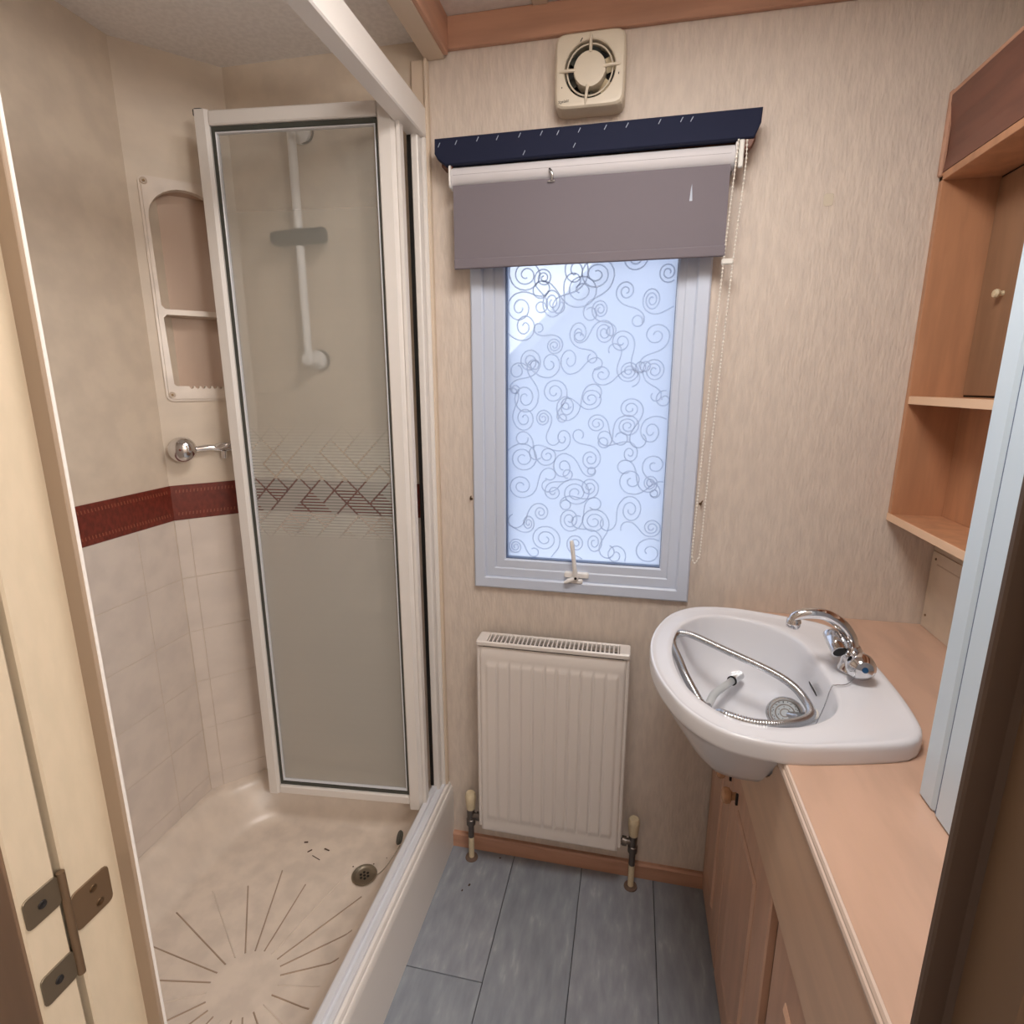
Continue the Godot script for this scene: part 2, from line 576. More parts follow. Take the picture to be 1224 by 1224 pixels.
	for q in [[1.012, 0.022], [0.875, 0.018]]:
		begin()
		lathe([Vector2(0, 0), Vector2(0.003, 0), Vector2(0.0024, 0.0015), Vector2(0, 0.0018)], Vector3(0.686, q[0], q[1]), Vector3.LEFT, 10)
		commit("screw", M.brass, sp)
	# front wall with the doorway, header over it
	begin()
	span(Vector3(-1.25, -0.05, 0.982), Vector3(-0.555, 2.2, 1.05), 0.0)
	span(Vector3(0.297, -0.05, 0.982), Vector3(0.74, 2.2, 1.05), 0.0)
	span(Vector3(-0.555, 2.02, 0.982), Vector3(0.297, 2.2, 1.05), 0.0)
	struct(commit("wall_front", M.wallpaper), "wall with the doorway the room is seen through", "wall")
	# passage behind the camera
	begin()
	span(Vector3(-1.6, -0.06, 1.05), Vector3(1.4, 0.0, 2.7), 0.0)
	struct(commit("floor", M.plank_dark), "grey vinyl floor of the passage outside the doorway", "floor")
	begin()
	span(Vector3(-1.6, 2.2, 1.05), Vector3(1.4, 2.26, 2.7), 0.0)
	struct(commit("ceiling", M.ceiling), "white ceiling of the passage outside the doorway", "ceiling")
	begin()
	span(Vector3(-1.66, -0.06, 1.05), Vector3(-1.6, 2.26, 2.76), 0.0)
	span(Vector3(1.4, -0.06, 1.05), Vector3(1.46, 2.26, 2.76), 0.0)
	span(Vector3(-1.66, -0.06, 2.7), Vector3(1.46, 2.26, 2.76), 0.0)
	span(Vector3(-1.66, -0.06, 1.0), Vector3(-1.25, 2.26, 1.05), 0.0)
	span(Vector3(0.74, -0.06, 1.0), Vector3(1.46, 2.26, 1.05), 0.0)
	struct(commit("wall_passage", M.wallpaper), "cream walls of the passage outside the doorway", "wall")
	# trims
	begin()
	span(Vector3(-0.455, 2.131, 0.0), Vector3(0.69, 2.194, 0.014), 0.002)
	struct(commit("trim_1", M.trim_wood), "brown wooden strip where window wall meets ceiling", "trim")
	begin()
	span(Vector3(-0.455, 2.118, 0.014), Vector3(-0.443, 2.194, 0.98), 0.002)
	struct(commit("trim_2", M.trim_side), "brown wooden strip along the side of the beam above the shower edge", "trim")
	begin()
	span(Vector3(-0.502, 2.118, 0.0), Vector3(-0.455, 2.2, 0.98), 0.002)
	struct(commit("trim_3", M.beam), "cream beam between shower ceiling and room ceiling", "beam")
	begin()
	span(Vector3(-0.535, 0.228, 0.0), Vector3(-0.498, 2.118, 0.012), 0.002)
	span(Vector3(-0.503, 0.22, 0.0), Vector3(-0.494, 2.118, 0.02), 0.003)
	struct(commit("trim_4", M.beam), "cream vertical corner strip between shower and window wall", "trim")
	begin()
	prism(pv([0.0, 0.0, 0.014, 0.0, 0.014, 0.042, 0.01, 0.047, 0.0, 0.047]), Vector3(-0.483, 0, 0), Vector3.BACK, Vector3.UP, Vector3(0.74, 0, 0))
	struct(commit("baseboard_back", M.trim_wood), "low brown wooden skirting under the radiator", "skirting")
	begin()
	span(Vector3(-0.505, 2.142, 0.0), Vector3(-0.5, 2.16, 0.03), 0.001)
	struct(commit("trim_5", M.beam), "tiny cream clip at the top of the shower corner", "trim")

func tiles(parent: Node, o: Vector3, u: Vector3, n: Vector3, cols: Array) -> void:
	# embossed panel below the border: flat squares with recessed joints
	var rows := [0.205, 0.255, 0.41, 0.563, 0.718, 0.876, 1.041]
	for i in cols.size() - 1:
		for j in rows.size() - 1:
			begin()
			var g := 0.0006
			prism(pv([cols[i] + g, rows[j] + g, cols[i + 1] - g, rows[j] + g, cols[i + 1] - g, rows[j + 1] - g, cols[i] + g, rows[j + 1] - g]), o, u, Vector3.UP, n * 0.0016, 0.0007)
			commit("tile", M.tile, parent)

func border(o: Vector3, u: Vector3, n: Vector3, L: float, label: String, marks: bool) -> void:
	var t := thing("trim", label, "border", Vector3.ZERO, 0.0, "", "structure")
	begin()
	prism(pv([0, 1.041, L, 1.041, L, 1.135, 0, 1.135]), o, u, Vector3.UP, n * 0.0035, 0.001)
	commit("border_strip", M.border, t)
	if marks:
		begin()
		for y in [1.058, 1.119]:
			var s := 0.012
			while s < L - 0.008:
				prism(pv([s, y - 0.004, s + 0.0022, y - 0.004, s + 0.0034, y + 0.004, s + 0.0012, y + 0.004]), o + n * 0.003, u, Vector3.UP, n * 0.001)
				s += 0.0085
		var d := commit("embossed_stitches", M.border_mark, t)
		d.set_meta("kind", "stuff")

# ---------------------------------------------------------------- window
func frame(x0: float, y0: float, x1: float, y1: float, w: float, z0: float, z1: float, ch := 0.003) -> void:
	# mitred rectangular frame with a chamfered section
	var from := V.size()
	var sec := [[0.0, z0], [0.0, z1 - ch], [ch, z1], [w - ch, z1], [w, z1 - ch], [w, z0]]
	for i in sec.size():
		var a: Array = sec[i]
		var b: Array = sec[(i + 1) % sec.size()]
		var ca := [Vector3(x0 + a[0], y0 + a[0], a[1]), Vector3(x1 - a[0], y0 + a[0], a[1]), Vector3(x1 - a[0], y1 - a[0], a[1]), Vector3(x0 + a[0], y1 - a[0], a[1])]
		var cb := [Vector3(x0 + b[0], y0 + b[0], b[1]), Vector3(x1 - b[0], y0 + b[0], b[1]), Vector3(x1 - b[0], y1 - b[0], b[1]), Vector3(x0 + b[0], y1 - b[0], b[1])]
		for k in 4:
			var l := (k + 1) % 4
			quad(ca[k], ca[l], cb[l], cb[k])
	fix(from)

func build_window() -> void:
	var t := thing("window_1", "narrow white-framed window with swirl-patterned obscure glass", "window", Vector3.ZERO, 0.0, "", "structure")
	begin()
	frame(-0.402, 0.858, 0.158, 1.79, 0.032, -0.02, 0.012, 0.004)
	commit("outer_frame", M.upvc, t)
	begin()
	frame(-0.373, 0.887, 0.131, 1.762, 0.03, -0.045, 0.005, 0.004)
	commit("inner_bead", M.upvc, t)
	begin()
	frame(-0.345, 0.912, 0.113, 1.736, 0.028, -0.05, 0.002, 0.004)
	var sash := commit("sash", M.upvc, t)
	begin()
	frame(-0.3185, 0.939, 0.0885, 1.71, 0.004, -0.03, -0.004, 0.001)
	commit("gasket", M.gasket, sash)
	begin()
	span(Vector3(-0.318, 0.94, -0.022), Vector3(0.088, 1.709, -0.018), 0.0)
	var pane := commit("pane", M.window_glass, t)
	swirls(pane)
	# cockspur handle at the middle of the sash bottom
	begin()
	prism(rounded(-0.157, 0.902, -0.093, 0.917, 0.005), Vector3.ZERO, Vector3.RIGHT, Vector3.UP, Vector3(0, 0, 0.012), 0.002)
	span(Vector3(-0.15, 0.888, 0.004), Vector3(-0.108, 0.9, 0.016), 0.003)
	commit("handle_base", M.white, t)
	begin()
	tube(spline([Vector3(-0.126, 0.905, 0.018), Vector3(-0.129, 0.935, 0.024), Vector3(-0.134, 0.975, 0.026), Vector3(-0.138, 1.008, 0.026)], 5), [0.0075, 0.0072, 0.0068, 0.0062, 0.006, 0.0056, 0.0055, 0.0054, 0.0055, 0.0055, 0.0056, 0.0058, 0.006, 0.006, 0.0056, 0.0038], 12)
	tube(PackedVector3Array([Vector3(-0.126, 0.905, 0.018), Vector3(-0.15, 0.893, 0.02), Vector3(-0.156, 0.891, 0.02)]), [0.007, 0.005, 0.003], 10)
	var hd := commit("handle_lever", M.white, t)
	begin()
	lathe([Vector2(0, 0), Vector2(0.0035, 0), Vector2(0.0035, 0.001), Vector2(0, 0.001)], Vector3(-0.126, 0.906, 0.0255), Vector3.BACK, 10)
	commit("pivot_screw", M.black, hd)

func swirls(pane: Node) -> void:
	var rng := RandomNumberGenerator.new()
	rng.seed = 77
	begin()
	var z := -0.0178
	var lo := Vector2(-0.314, 0.945)
	var hi := Vector2(0.084, 1.705)
	var centres := []
	for i in 6:
		for j in 10:
			var c := Vector2(lerpf(lo.x, hi.x, (i + 0.5 + rng.randf_range(-0.35, 0.35)) / 6.0), lerpf(lo.y, hi.y, (j + 0.5 + rng.randf_range(-0.35, 0.35)) / 10.0))
			centres.append(c)
	for c in centres:
		var pts := PackedVector3Array()
		var r := rng.randf_range(0.02, 0.042)
		var turns := rng.randf_range(1.3, 2.6)
		var ph := rng.randf_range(0, TAU)
		var way := 1.0 if rng.randf() < 0.5 else -1.0
		var n := int(turns * 18)
		var sq := rng.randf_range(0.75, 1.1)
		for k in n + 1:
			var f := float(k) / n
			var a := ph + way * TAU * turns * f
			var rr := r * (0.18 + 0.82 * f)
			pts.append(Vector3(c.x + cos(a) * rr * sq, c.y + sin(a) * rr, z))
		# run on into a counter-curl
		var p := Vector2(pts[n].x, pts[n].y)
		var head := (p - Vector2(pts[n - 1].x, pts[n - 1].y)).angle()
		var bend := way / r
		var goal := -way / rng.randf_range(0.009, 0.02)
		var steps := rng.randi_range(26, 48)
		for k in steps:
			bend = lerpf(way / r, goal, smoothstep(0.0, 0.8, float(k) / steps))
			head += bend * 0.0042
			p += Vector2(cos(head), sin(head)) * 0.0042
			pts.append(Vector3(p.x, p.y, z))
		var keep := PackedVector3Array()
		for q in pts:
			if q.x > lo.x and q.x < hi.x and q.y > lo.y and q.y < hi.y: keep.append(q)
			elif keep.size() > 3: break
			else: keep.clear()
		if keep.size() > 3: tube(keep, 0.0018, 6)
	var o := commit("raised_swirls", M.swirl, pane)
	o.set_meta("kind", "stuff")

# ---------------------------------------------------------------- blind, pelmet, fan
func build_blind() -> void:
	var t := thing("pelmet", "navy painted pelmet board above the roller blind, dotted with staples", "pelmet", Vector3(-0.12, 1.88, 0))
	begin()
	prism(pv([-0.346, 0.056, 0.346, 0.058, 0.345, 0.03, 0.334, 0.004, -0.322, 0.001, -0.34, 0.014, -0.347, 0.026]), Vector3(0, 0, 0.038), Vector3.RIGHT, Vector3.UP, Vector3(0, 0, 0.022), 0.0025)
	commit("board", M.navy, t)
	begin()
	span(Vector3(-0.338, 0.004, 0.0), Vector3(0.34, 0.05, 0.038), 0.002)
	span(Vector3(-0.318, -0.018, 0.0), Vector3(-0.308, 0.006, 0.05), 0.002)
	prism(pv([0.312, 0.006, 0.338, 0.006, 0.33, -0.012, 0.312, -0.014]), Vector3(0, 0, 0.0), Vector3.RIGHT, Vector3.UP, Vector3(0, 0, 0.055), 0.002)
	commit("backing_block", M.wood_dark, t)
	for s in [[-0.335, 0.042], [-0.295, 0.044], [-0.245, 0.047], [-0.2, 0.046], [-0.15, 0.047], [-0.102, 0.047], [-0.066, 0.045], [-0.02, 0.046], [0.035, 0.047], [0.08, 0.047], [0.146, 0.048], [0.19, 0.048], [0.21, 0.047], [-0.14, 0.012], [-0.03, 0.018]]:
		begin()
		TF = Transform3D(Basis(Vector3.BACK, -0.5), Vector3(s[0], s[1], 0.0604))
		box(Vector3.ZERO, Vector3(0.0015, 0.01, 0.0012), 0.0003)
		commit("staple", M.staple, t)
	# blind
	var b := thing("roller_blind", "grey roller blind pulled partly down over the window, with bead chain", "blind", Vector3(-0.125, 1.86, 0))
	begin()
	tube(PackedVector3Array([Vector3(-0.305, -0.002, 0.034), Vector3(0.305, -0.002, 0.034)]), 0.0235, 24)
	commit("roll", M.blind_roll, b)
	begin()
	prism(pv([-0.3, -0.022, 0.298, -0.02, 0.299, -0.186, -0.3, -0.19]), Vector3(0, 0, 0.055), Vector3.RIGHT, Vector3.UP, Vector3(0, 0, 0.0015))
	prism(pv([0.0, -0.022, 0.0, -0.02, 0.02, -0.002, 0.022, 0.0, 0.02, -0.004]), Vector3(-0.3, 0, 0.0355), Vector3.BACK, Vector3.UP, Vector3(0.598, 0, 0))
	var fab := commit("fabric", M.blind_fabric, b)
	begin()
	prism(rounded(0.052, -0.2, 0.0605, -0.178, 0.003, 3), Vector3(-0.3, 0, 0), Vector3.BACK, Vector3.UP, Vector3(0.6, 0.003, 0), 0.001)
	commit("hem_bar", M.blind_fabric, fab)
	begin()
	prism(pv([0.2205, -0.085, 0.2265, -0.085, 0.2245, -0.062, 0.224, -0.052, 0.2222, -0.062]), Vector3(0, 0, 0.0565), Vector3.RIGHT, Vector3.UP, Vector3(0, 0, 0.0006))
	tag(commit("pale_scuff", M.staple, fab), "pale scuff on the grey fabric")
	begin()
	tube(spline([Vector3(-0.078, -0.004, 0.059), Vector3(-0.074, -0.01, 0.064), Vector3(-0.071, -0.018, 0.064), Vector3(-0.073, -0.027, 0.062)], 4), 0.003, 8)
	tube(PackedVector3Array([Vector3(-0.082, -0.028, 0.058), Vector3(-0.066, -0.0275, 0.058)]), 0.0025, 8)
	commit("clip", M.chrome_soft, b)
	for s in [-1, 1]:
		begin()
		prism(rounded(0.0, -0.026, 0.06, 0.022, 0.008), Vector3(0.3055 * s, 0, 0), Vector3.BACK, Vector3.UP, Vector3(0.004 * s, 0, 0), 0.001)
		commit("bracket", M.white, b)
	begin()
	lathe([Vector2(0, 0), Vector2(0.017, 0), Vector2(0.017, 0.008), Vector2(0, 0.008)], Vector3(0.311, 0.003, 0.04), Vector3.RIGHT, 20)
	span(Vector3(0.312, -0.028, 0.05), Vector3(0.322, 0.024, 0.058), 0.002)
	commit("chain_wheel", M.clear_plastic, b)
	# bead chain: one long loop of small beads on a cord
	var path := spline([Vector3(0.309, 0.02, 0.064), Vector3(0.306, -0.04, 0.062), Vector3(0.299, -0.2, 0.058), Vector3(0.288, -0.55, 0.052), Vector3(0.281, -0.84, 0.048), Vector3(0.2815, -0.872, 0.048), Vector3(0.288, -0.885, 0.048), Vector3(0.2955, -0.872, 0.048), Vector3(0.299, -0.84, 0.048), Vector3(0.306, -0.55, 0.052), Vector3(0.318, -0.2, 0.058), Vector3(0.326, -0.04, 0.062), Vector3(0.325, 0.02, 0.064)], 14)
	begin()
	tube(path, 0.0008, 5)
	var cord := commit("chain_cord", M.bead, b)
	var len_ := 0.0
	var spots := PackedVector3Array()
	for i in path.size() - 1:
		var a := path[i]
		var d := path[i].distance_to(path[i + 1])
		while len_ <= d:
			spots.append(a.lerp(path[i + 1], len_ / d)); len_ += 0.0078
		len_ -= d
	begin()
	ball(Vector3.ZERO, 0.0023, 8)
	var bead := commit("bead_source", M.bead, b)
	var mm := MultiMesh.new()
	mm.transform_format = MultiMesh.TRANSFORM_3D
	mm.mesh = bead.mesh
	mm.instance_count = spots.size()
	for i in spots.size(): mm.set_instance_transform(i, Transform3D(Basis.IDENTITY, spots[i]))
	b.remove_child(bead); bead.free()
	var mi := MultiMeshInstance3D.new()
	mi.name = "chain_beads"
	mi.multimesh = mm
	mi.material_override = M.bead
	mi.set_meta("kind", "stuff")
	cord.add_child(mi, true)
	begin()
	span(Vector3(0.2945, -0.214, 0.054), Vector3(0.3185, -0.202, 0.061), 0.002)
	commit("chain_connector", M.clear_plastic, cord)

func build_fan() -> void:
	var t := thing("extractor_fan", "square cream extractor fan with round four-spoked grille high above the window", "fan", Vector3(-0.1225, 2.043, 0))
	# housing with a round opening: ring of quads between rounded square and circle
	begin()
	var n := 64
	var depth := 0.05
	var rings := []
	for spec in [["s", 0.0735, 0.0], ["s", 0.0745, 0.002], ["s", 0.0745, 0.04], ["s", 0.0725, 0.046], ["s", 0.069, 0.0495], ["s", 0.064, 0.05], ["c", 0.0555, 0.05], ["c", 0.0535, 0.0485], ["c", 0.053, 0.044], ["c", 0.053, 0.012], ["c", 0.01, 0.012]]:
		var ring := PackedVector3Array()
		for i in n:
			var a := TAU * i / n
			var d := Vector2(cos(a), sin(a))
			var p: Vector2
			if spec[0] == "c": p = d * spec[1]
			else:
				var e := 9.0
				p = d * spec[1] / pow(pow(absf(d.x), e) + pow(absf(d.y), e), 1.0 / e)
				p.y *= 0.955
			ring.append(Vector3(p.x, p.y, spec[2]))
		rings.append(ring)
	loft(rings, -1)
	commit("housing", M.cream_plastic, t)
	begin()
	lathe([Vector2(0, 0.0125), Vector2(0.052, 0.0125), Vector2(0.052, 0.0145), Vector2(0, 0.0145)], Vector3.ZERO, Vector3.BACK, 40)
	commit("dark_duct", M.dark, t)
	begin()
	lathe([Vector2(0, 0.014), Vector2(0.033, 0.014), Vector2(0.0345, 0.046), Vector2(0.033, 0.051), Vector2(0.0, 0.052)], Vector3.ZERO, Vector3.BACK, 40)
	commit("hub", M.cream_plastic, t)
	var ring2 := []
	for i in 48: ring2.append(Vector3(cos(TAU * i / 48) * 0.0475, sin(TAU * i / 48) * 0.0475, 0.044))
	begin()
	tube(PackedVector3Array(ring2), 0.0018, 8, true)
	commit("grille_ring", M.cream_plastic, t)
	for k in 4:
		var a: float = PI / 2 * k + [0.05, -0.03, 0.02, -0.12][k]
		var d := Vector3(cos(a), sin(a), 0)
		begin()
		tube(PackedVector3Array([d * 0.03 + Vector3(0, 0, 0.05), d * 0.045 + Vector3(0, 0, 0.052), d * 0.057 + Vector3(0, 0, 0.051), d * 0.065 + Vector3(0, 0, 0.0485)]), [0.0036, 0.0034, 0.003, 0.002], 8)
		commit("spoke", M.cream_plastic, t)
	for k in 6:
		begin()
		var a := TAU * k / 6 + 0.35
		TF = Transform3D(Basis(Vector3.BACK, a) * Basis(Vector3.RIGHT, 0.5), Vector3(cos(a), sin(a), 0) * 0.042 + Vector3(0, 0, 0.026))
		box(Vector3.ZERO, Vector3(0.02, 0.026, 0.0016), 0.0005)
		commit("blade", M.old_cap if k in [0, 5] else M.rubber, t)
	var sf := SystemFont.new()
	sf.font_names = PackedStringArray(["Droid Serif"])
	sf.font_italic = true
	var tm := TextMesh.new()
	tm.text = "Xpelair"
	tm.font = sf
	tm.font_size = 24
	tm.pixel_size = 0.00028
	tm.depth = 0.0006
	var lt := MeshInstance3D.new()
	lt.name = "lettering"
	lt.mesh = tm
	lt.material_override = M.black
	lt.position = Vector3(-0.054, -0.056, 0.0503)
	lt.rotation.z = 0.08
	t.add_child(lt)
	for q in [[-0.6, -0.0185, 0.054, 0.008], [0.0, 0.0605, -0.014, 0.004], [0.0, -0.058, -0.03, 0.003]]:
		begin()
		TF = Transform3D(Basis(Vector3.BACK, q[0]), Vector3(q[1], q[2], 0.0503))
		box(Vector3.ZERO, Vector3(0.0018, q[3], 0.0005), 0.0001)
		commit("paint_chip", M.dark, t)

# ---------------------------------------------------------------- radiator
func build_radiator() -> void:
	var x0 := -0.378
	var x1 := 0.022
	var t := thing("radiator", "white ribbed panel radiator under the window", "radiator", Vector3((x0 + x1) / 2, 0.147, 0))
	var w := (x1 - x0) / 2
	var h := 0.59
	# pressed front panel: heightfield with vertical flutes
	begin()
	var from := V.size()
	var nx := 133
	var ys := [0.0, 0.004, 0.008, 0.03, 0.038, 0.046, 0.054, 0.062, 0.3, 0.516, 0.522, 0.528, 0.534, 0.54, 0.556, 0.572]
	var fz := func(x: float, y: float) -> float:
		var edge := minf(minf(x + w - 0.008, w - 0.008 - x), minf(y, 0.572 - y))
		var z := 0.0905 - 0.006 * pow(clampf(1.0 - edge / 0.006, 0, 1), 2)
		var g := 11.0
		var f := (x + w - 0.026) / (2 * w - 0.052) * g
		if f > 0 and f < g:
			var s := absf(f - floorf(f) - 0.5) * 2.0
			var bump := smoothstep(0.8, 0.96, s)
			var fade := smoothstep(0.04, 0.058, y) * (1.0 - smoothstep(0.52, 0.536, y))
			z += 0.006 * (1.0 - bump) * fade - 0.002 * fade
		return z
	for i in nx - 1:
		for j in ys.size() - 1:
			var xa := lerpf(-w + 0.008, w - 0.008, float(i) / (nx - 1))
			var xb := lerpf(-w + 0.008, w - 0.008, float(i + 1) / (nx - 1))
			quad(Vector3(xa, ys[j], fz.call(xa, ys[j])), Vector3(xa, ys[j + 1], fz.call(xa, ys[j + 1])), Vector3(xb, ys[j + 1], fz.call(xb, ys[j + 1])), Vector3(xb, ys[j], fz.call(xb, ys[j])), 3)
	# back side closes the panel
	for e in [[-w + 0.008, w - 0.008]]:
		quad(Vector3(e[0], 0, 0.075), Vector3(e[1], 0, 0.075), Vector3(e[1], 0.572, 0.075), Vector3(e[0], 0.572, 0.075))
		quad(Vector3(e[0], 0, 0.075), Vector3(e[0], 0, 0.0845), Vector3(e[1], 0, 0.0845), Vector3(e[1], 0, 0.075))
	commit("front_panel", M.radiator, t)
	if from < 0: return
	for s in [-1, 1]:
		begin()
		span(Vector3(s * w, 0.012, 0.03), Vector3(s * (w - 0.008), h - 0.004, 0.0865), 0.002)
		commit("side_panel", M.radiator, t)
	# top cover with grille slots
	begin()
	span(Vector3(-w, h - 0.014, 0.084), Vector3(w, h, 0.0915), 0.003)
	span(Vector3(-w, h - 0.014, 0.03), Vector3(w, h, 0.038), 0.003)
	span(Vector3(-w, h - 0.01, 0.036), Vector3(-w + 0.028, h, 0.086), 0.001)
	span(Vector3(w - 0.026, h - 0.01, 0.036), Vector3(w, h, 0.086), 0.001)
	commit("top_cover", M.radiator, t)
	var n := 31
	for i in n:
		begin()
		var x := lerpf(-w + 0.032, w - 0.03, float(i) / (n - 1))
		span(Vector3(x - 0.0019, h - 0.012, 0.037), Vector3(x + 0.0019, h - 0.0005, 0.085), 0.0006)
		commit("grille_bar", M.radiator, t)
	begin()
	span(Vector3(-w + 0.012, 0.03, 0.038), Vector3(w - 0.012, h - 0.02, 0.078), 0.004)
	commit("inner_fins", M.fins_shade, t)
	for x in [-0.12, 0.12]:
		begin()
		span(Vector3(x - 0.012, 0.45, 0.0), Vector3(x + 0.012, 0.52, 0.042), 0.001)
		commit("wall_bracket", M.radiator, t)
	var v := valve("white-capped radiator valve and pipe beside the shower threshold", Vector3(-0.415, 0, 0.045), 1.0)
	valve("white-capped radiator valve and pipe on the side near the cupboard", Vector3(0.056, 0, 0.047), -1.0)
	if v == null: return

func valve(label: String, at: Vector3, side: float) -> Node3D:
	var t := thing("radiator_valve", label, "valve", at, 0.0, "radiator valves")
	begin()
	lathe([Vector2(0, 0), Vector2(0.019, 0), Vector2(0.018, 0.004), Vector2(0.011, 0.006), Vector2(0, 0.006)], Vector3.ZERO)
	commit("floor_collar", M.collar, t)
	begin()
	lathe([Vector2(0, 0.004), Vector2(0.0085, 0.004), Vector2(0.0085, 0.078), Vector2(0, 0.078)], Vector3.ZERO)
	commit("pipe", M.old_cap, t)
	begin()
	lathe([Vector2(0, 0.076), Vector2(0.0088, 0.076), Vector2(0.0088, 0.118), Vector2(0.0135, 0.12), Vector2(0.0135, 0.138), Vector2(0.011, 0.14), Vector2(0.012, 0.168), Vector2(0.0105, 0.176), Vector2(0, 0.176)], Vector3.ZERO, Vector3.UP, 12)
	tube(PackedVector3Array([Vector3(0, 0.153, 0), Vector3(side * 0.022, 0.153, 0.004), Vector3(side * 0.038, 0.153, 0.008)]), [0.009, 0.0085, 0.0085], 12)
	lathe([Vector2(0, 0), Vector2(0.013, 0), Vector2(0.013, 0.012), Vector2(0, 0.012)], Vector3(side * 0.018, 0.153, 0.003), Vector3(side, 0, 0), 6)
	commit("valve_body", M.pewter, t)
	begin()
	var top := 0.228
	lathe([Vector2(0, 0.174), Vector2(0.0125, 0.174), Vector2(0.0135, 0.184), Vector2(0.0165, 0.212), Vector2(0.0155, top - 0.006), Vector2(0.012, top), Vector2(0, top + 0.001)], Vector3.ZERO, Vector3.UP, 14)
	commit("cap", M.old_cap, t)
	return t

# ---------------------------------------------------------------- shower
func tray_y(x: float, z: float) -> float:
	var wx := minf(x + 1.192, -0.512 - x)
	var wz := minf(z, 0.982 - z)
	var dg := ((x + 1.192) * 0.17 + (z) * 0.159 - 0.159 * 0.17) / 0.2327   # distance from the diagonal
	var d := minf(wx, minf(wz, dg))
	# soft minimum for rounded inner corners
	var k := 0.03
	d = -k * log(exp(-wx / k) + exp(-wz / k) + exp(-dg / k))
	var rim := 0.208
	var fl := 0.092 + 0.012 * clampf(Vector2(x + 0.66, z - 0.26).length() / 0.5, 0, 1)
	var s := smoothstep(0.0, 1.0, clampf((d - 0.012) / 0.1, 0, 1))
	s = pow(s, 0.8)
	return lerpf(rim, fl, s)

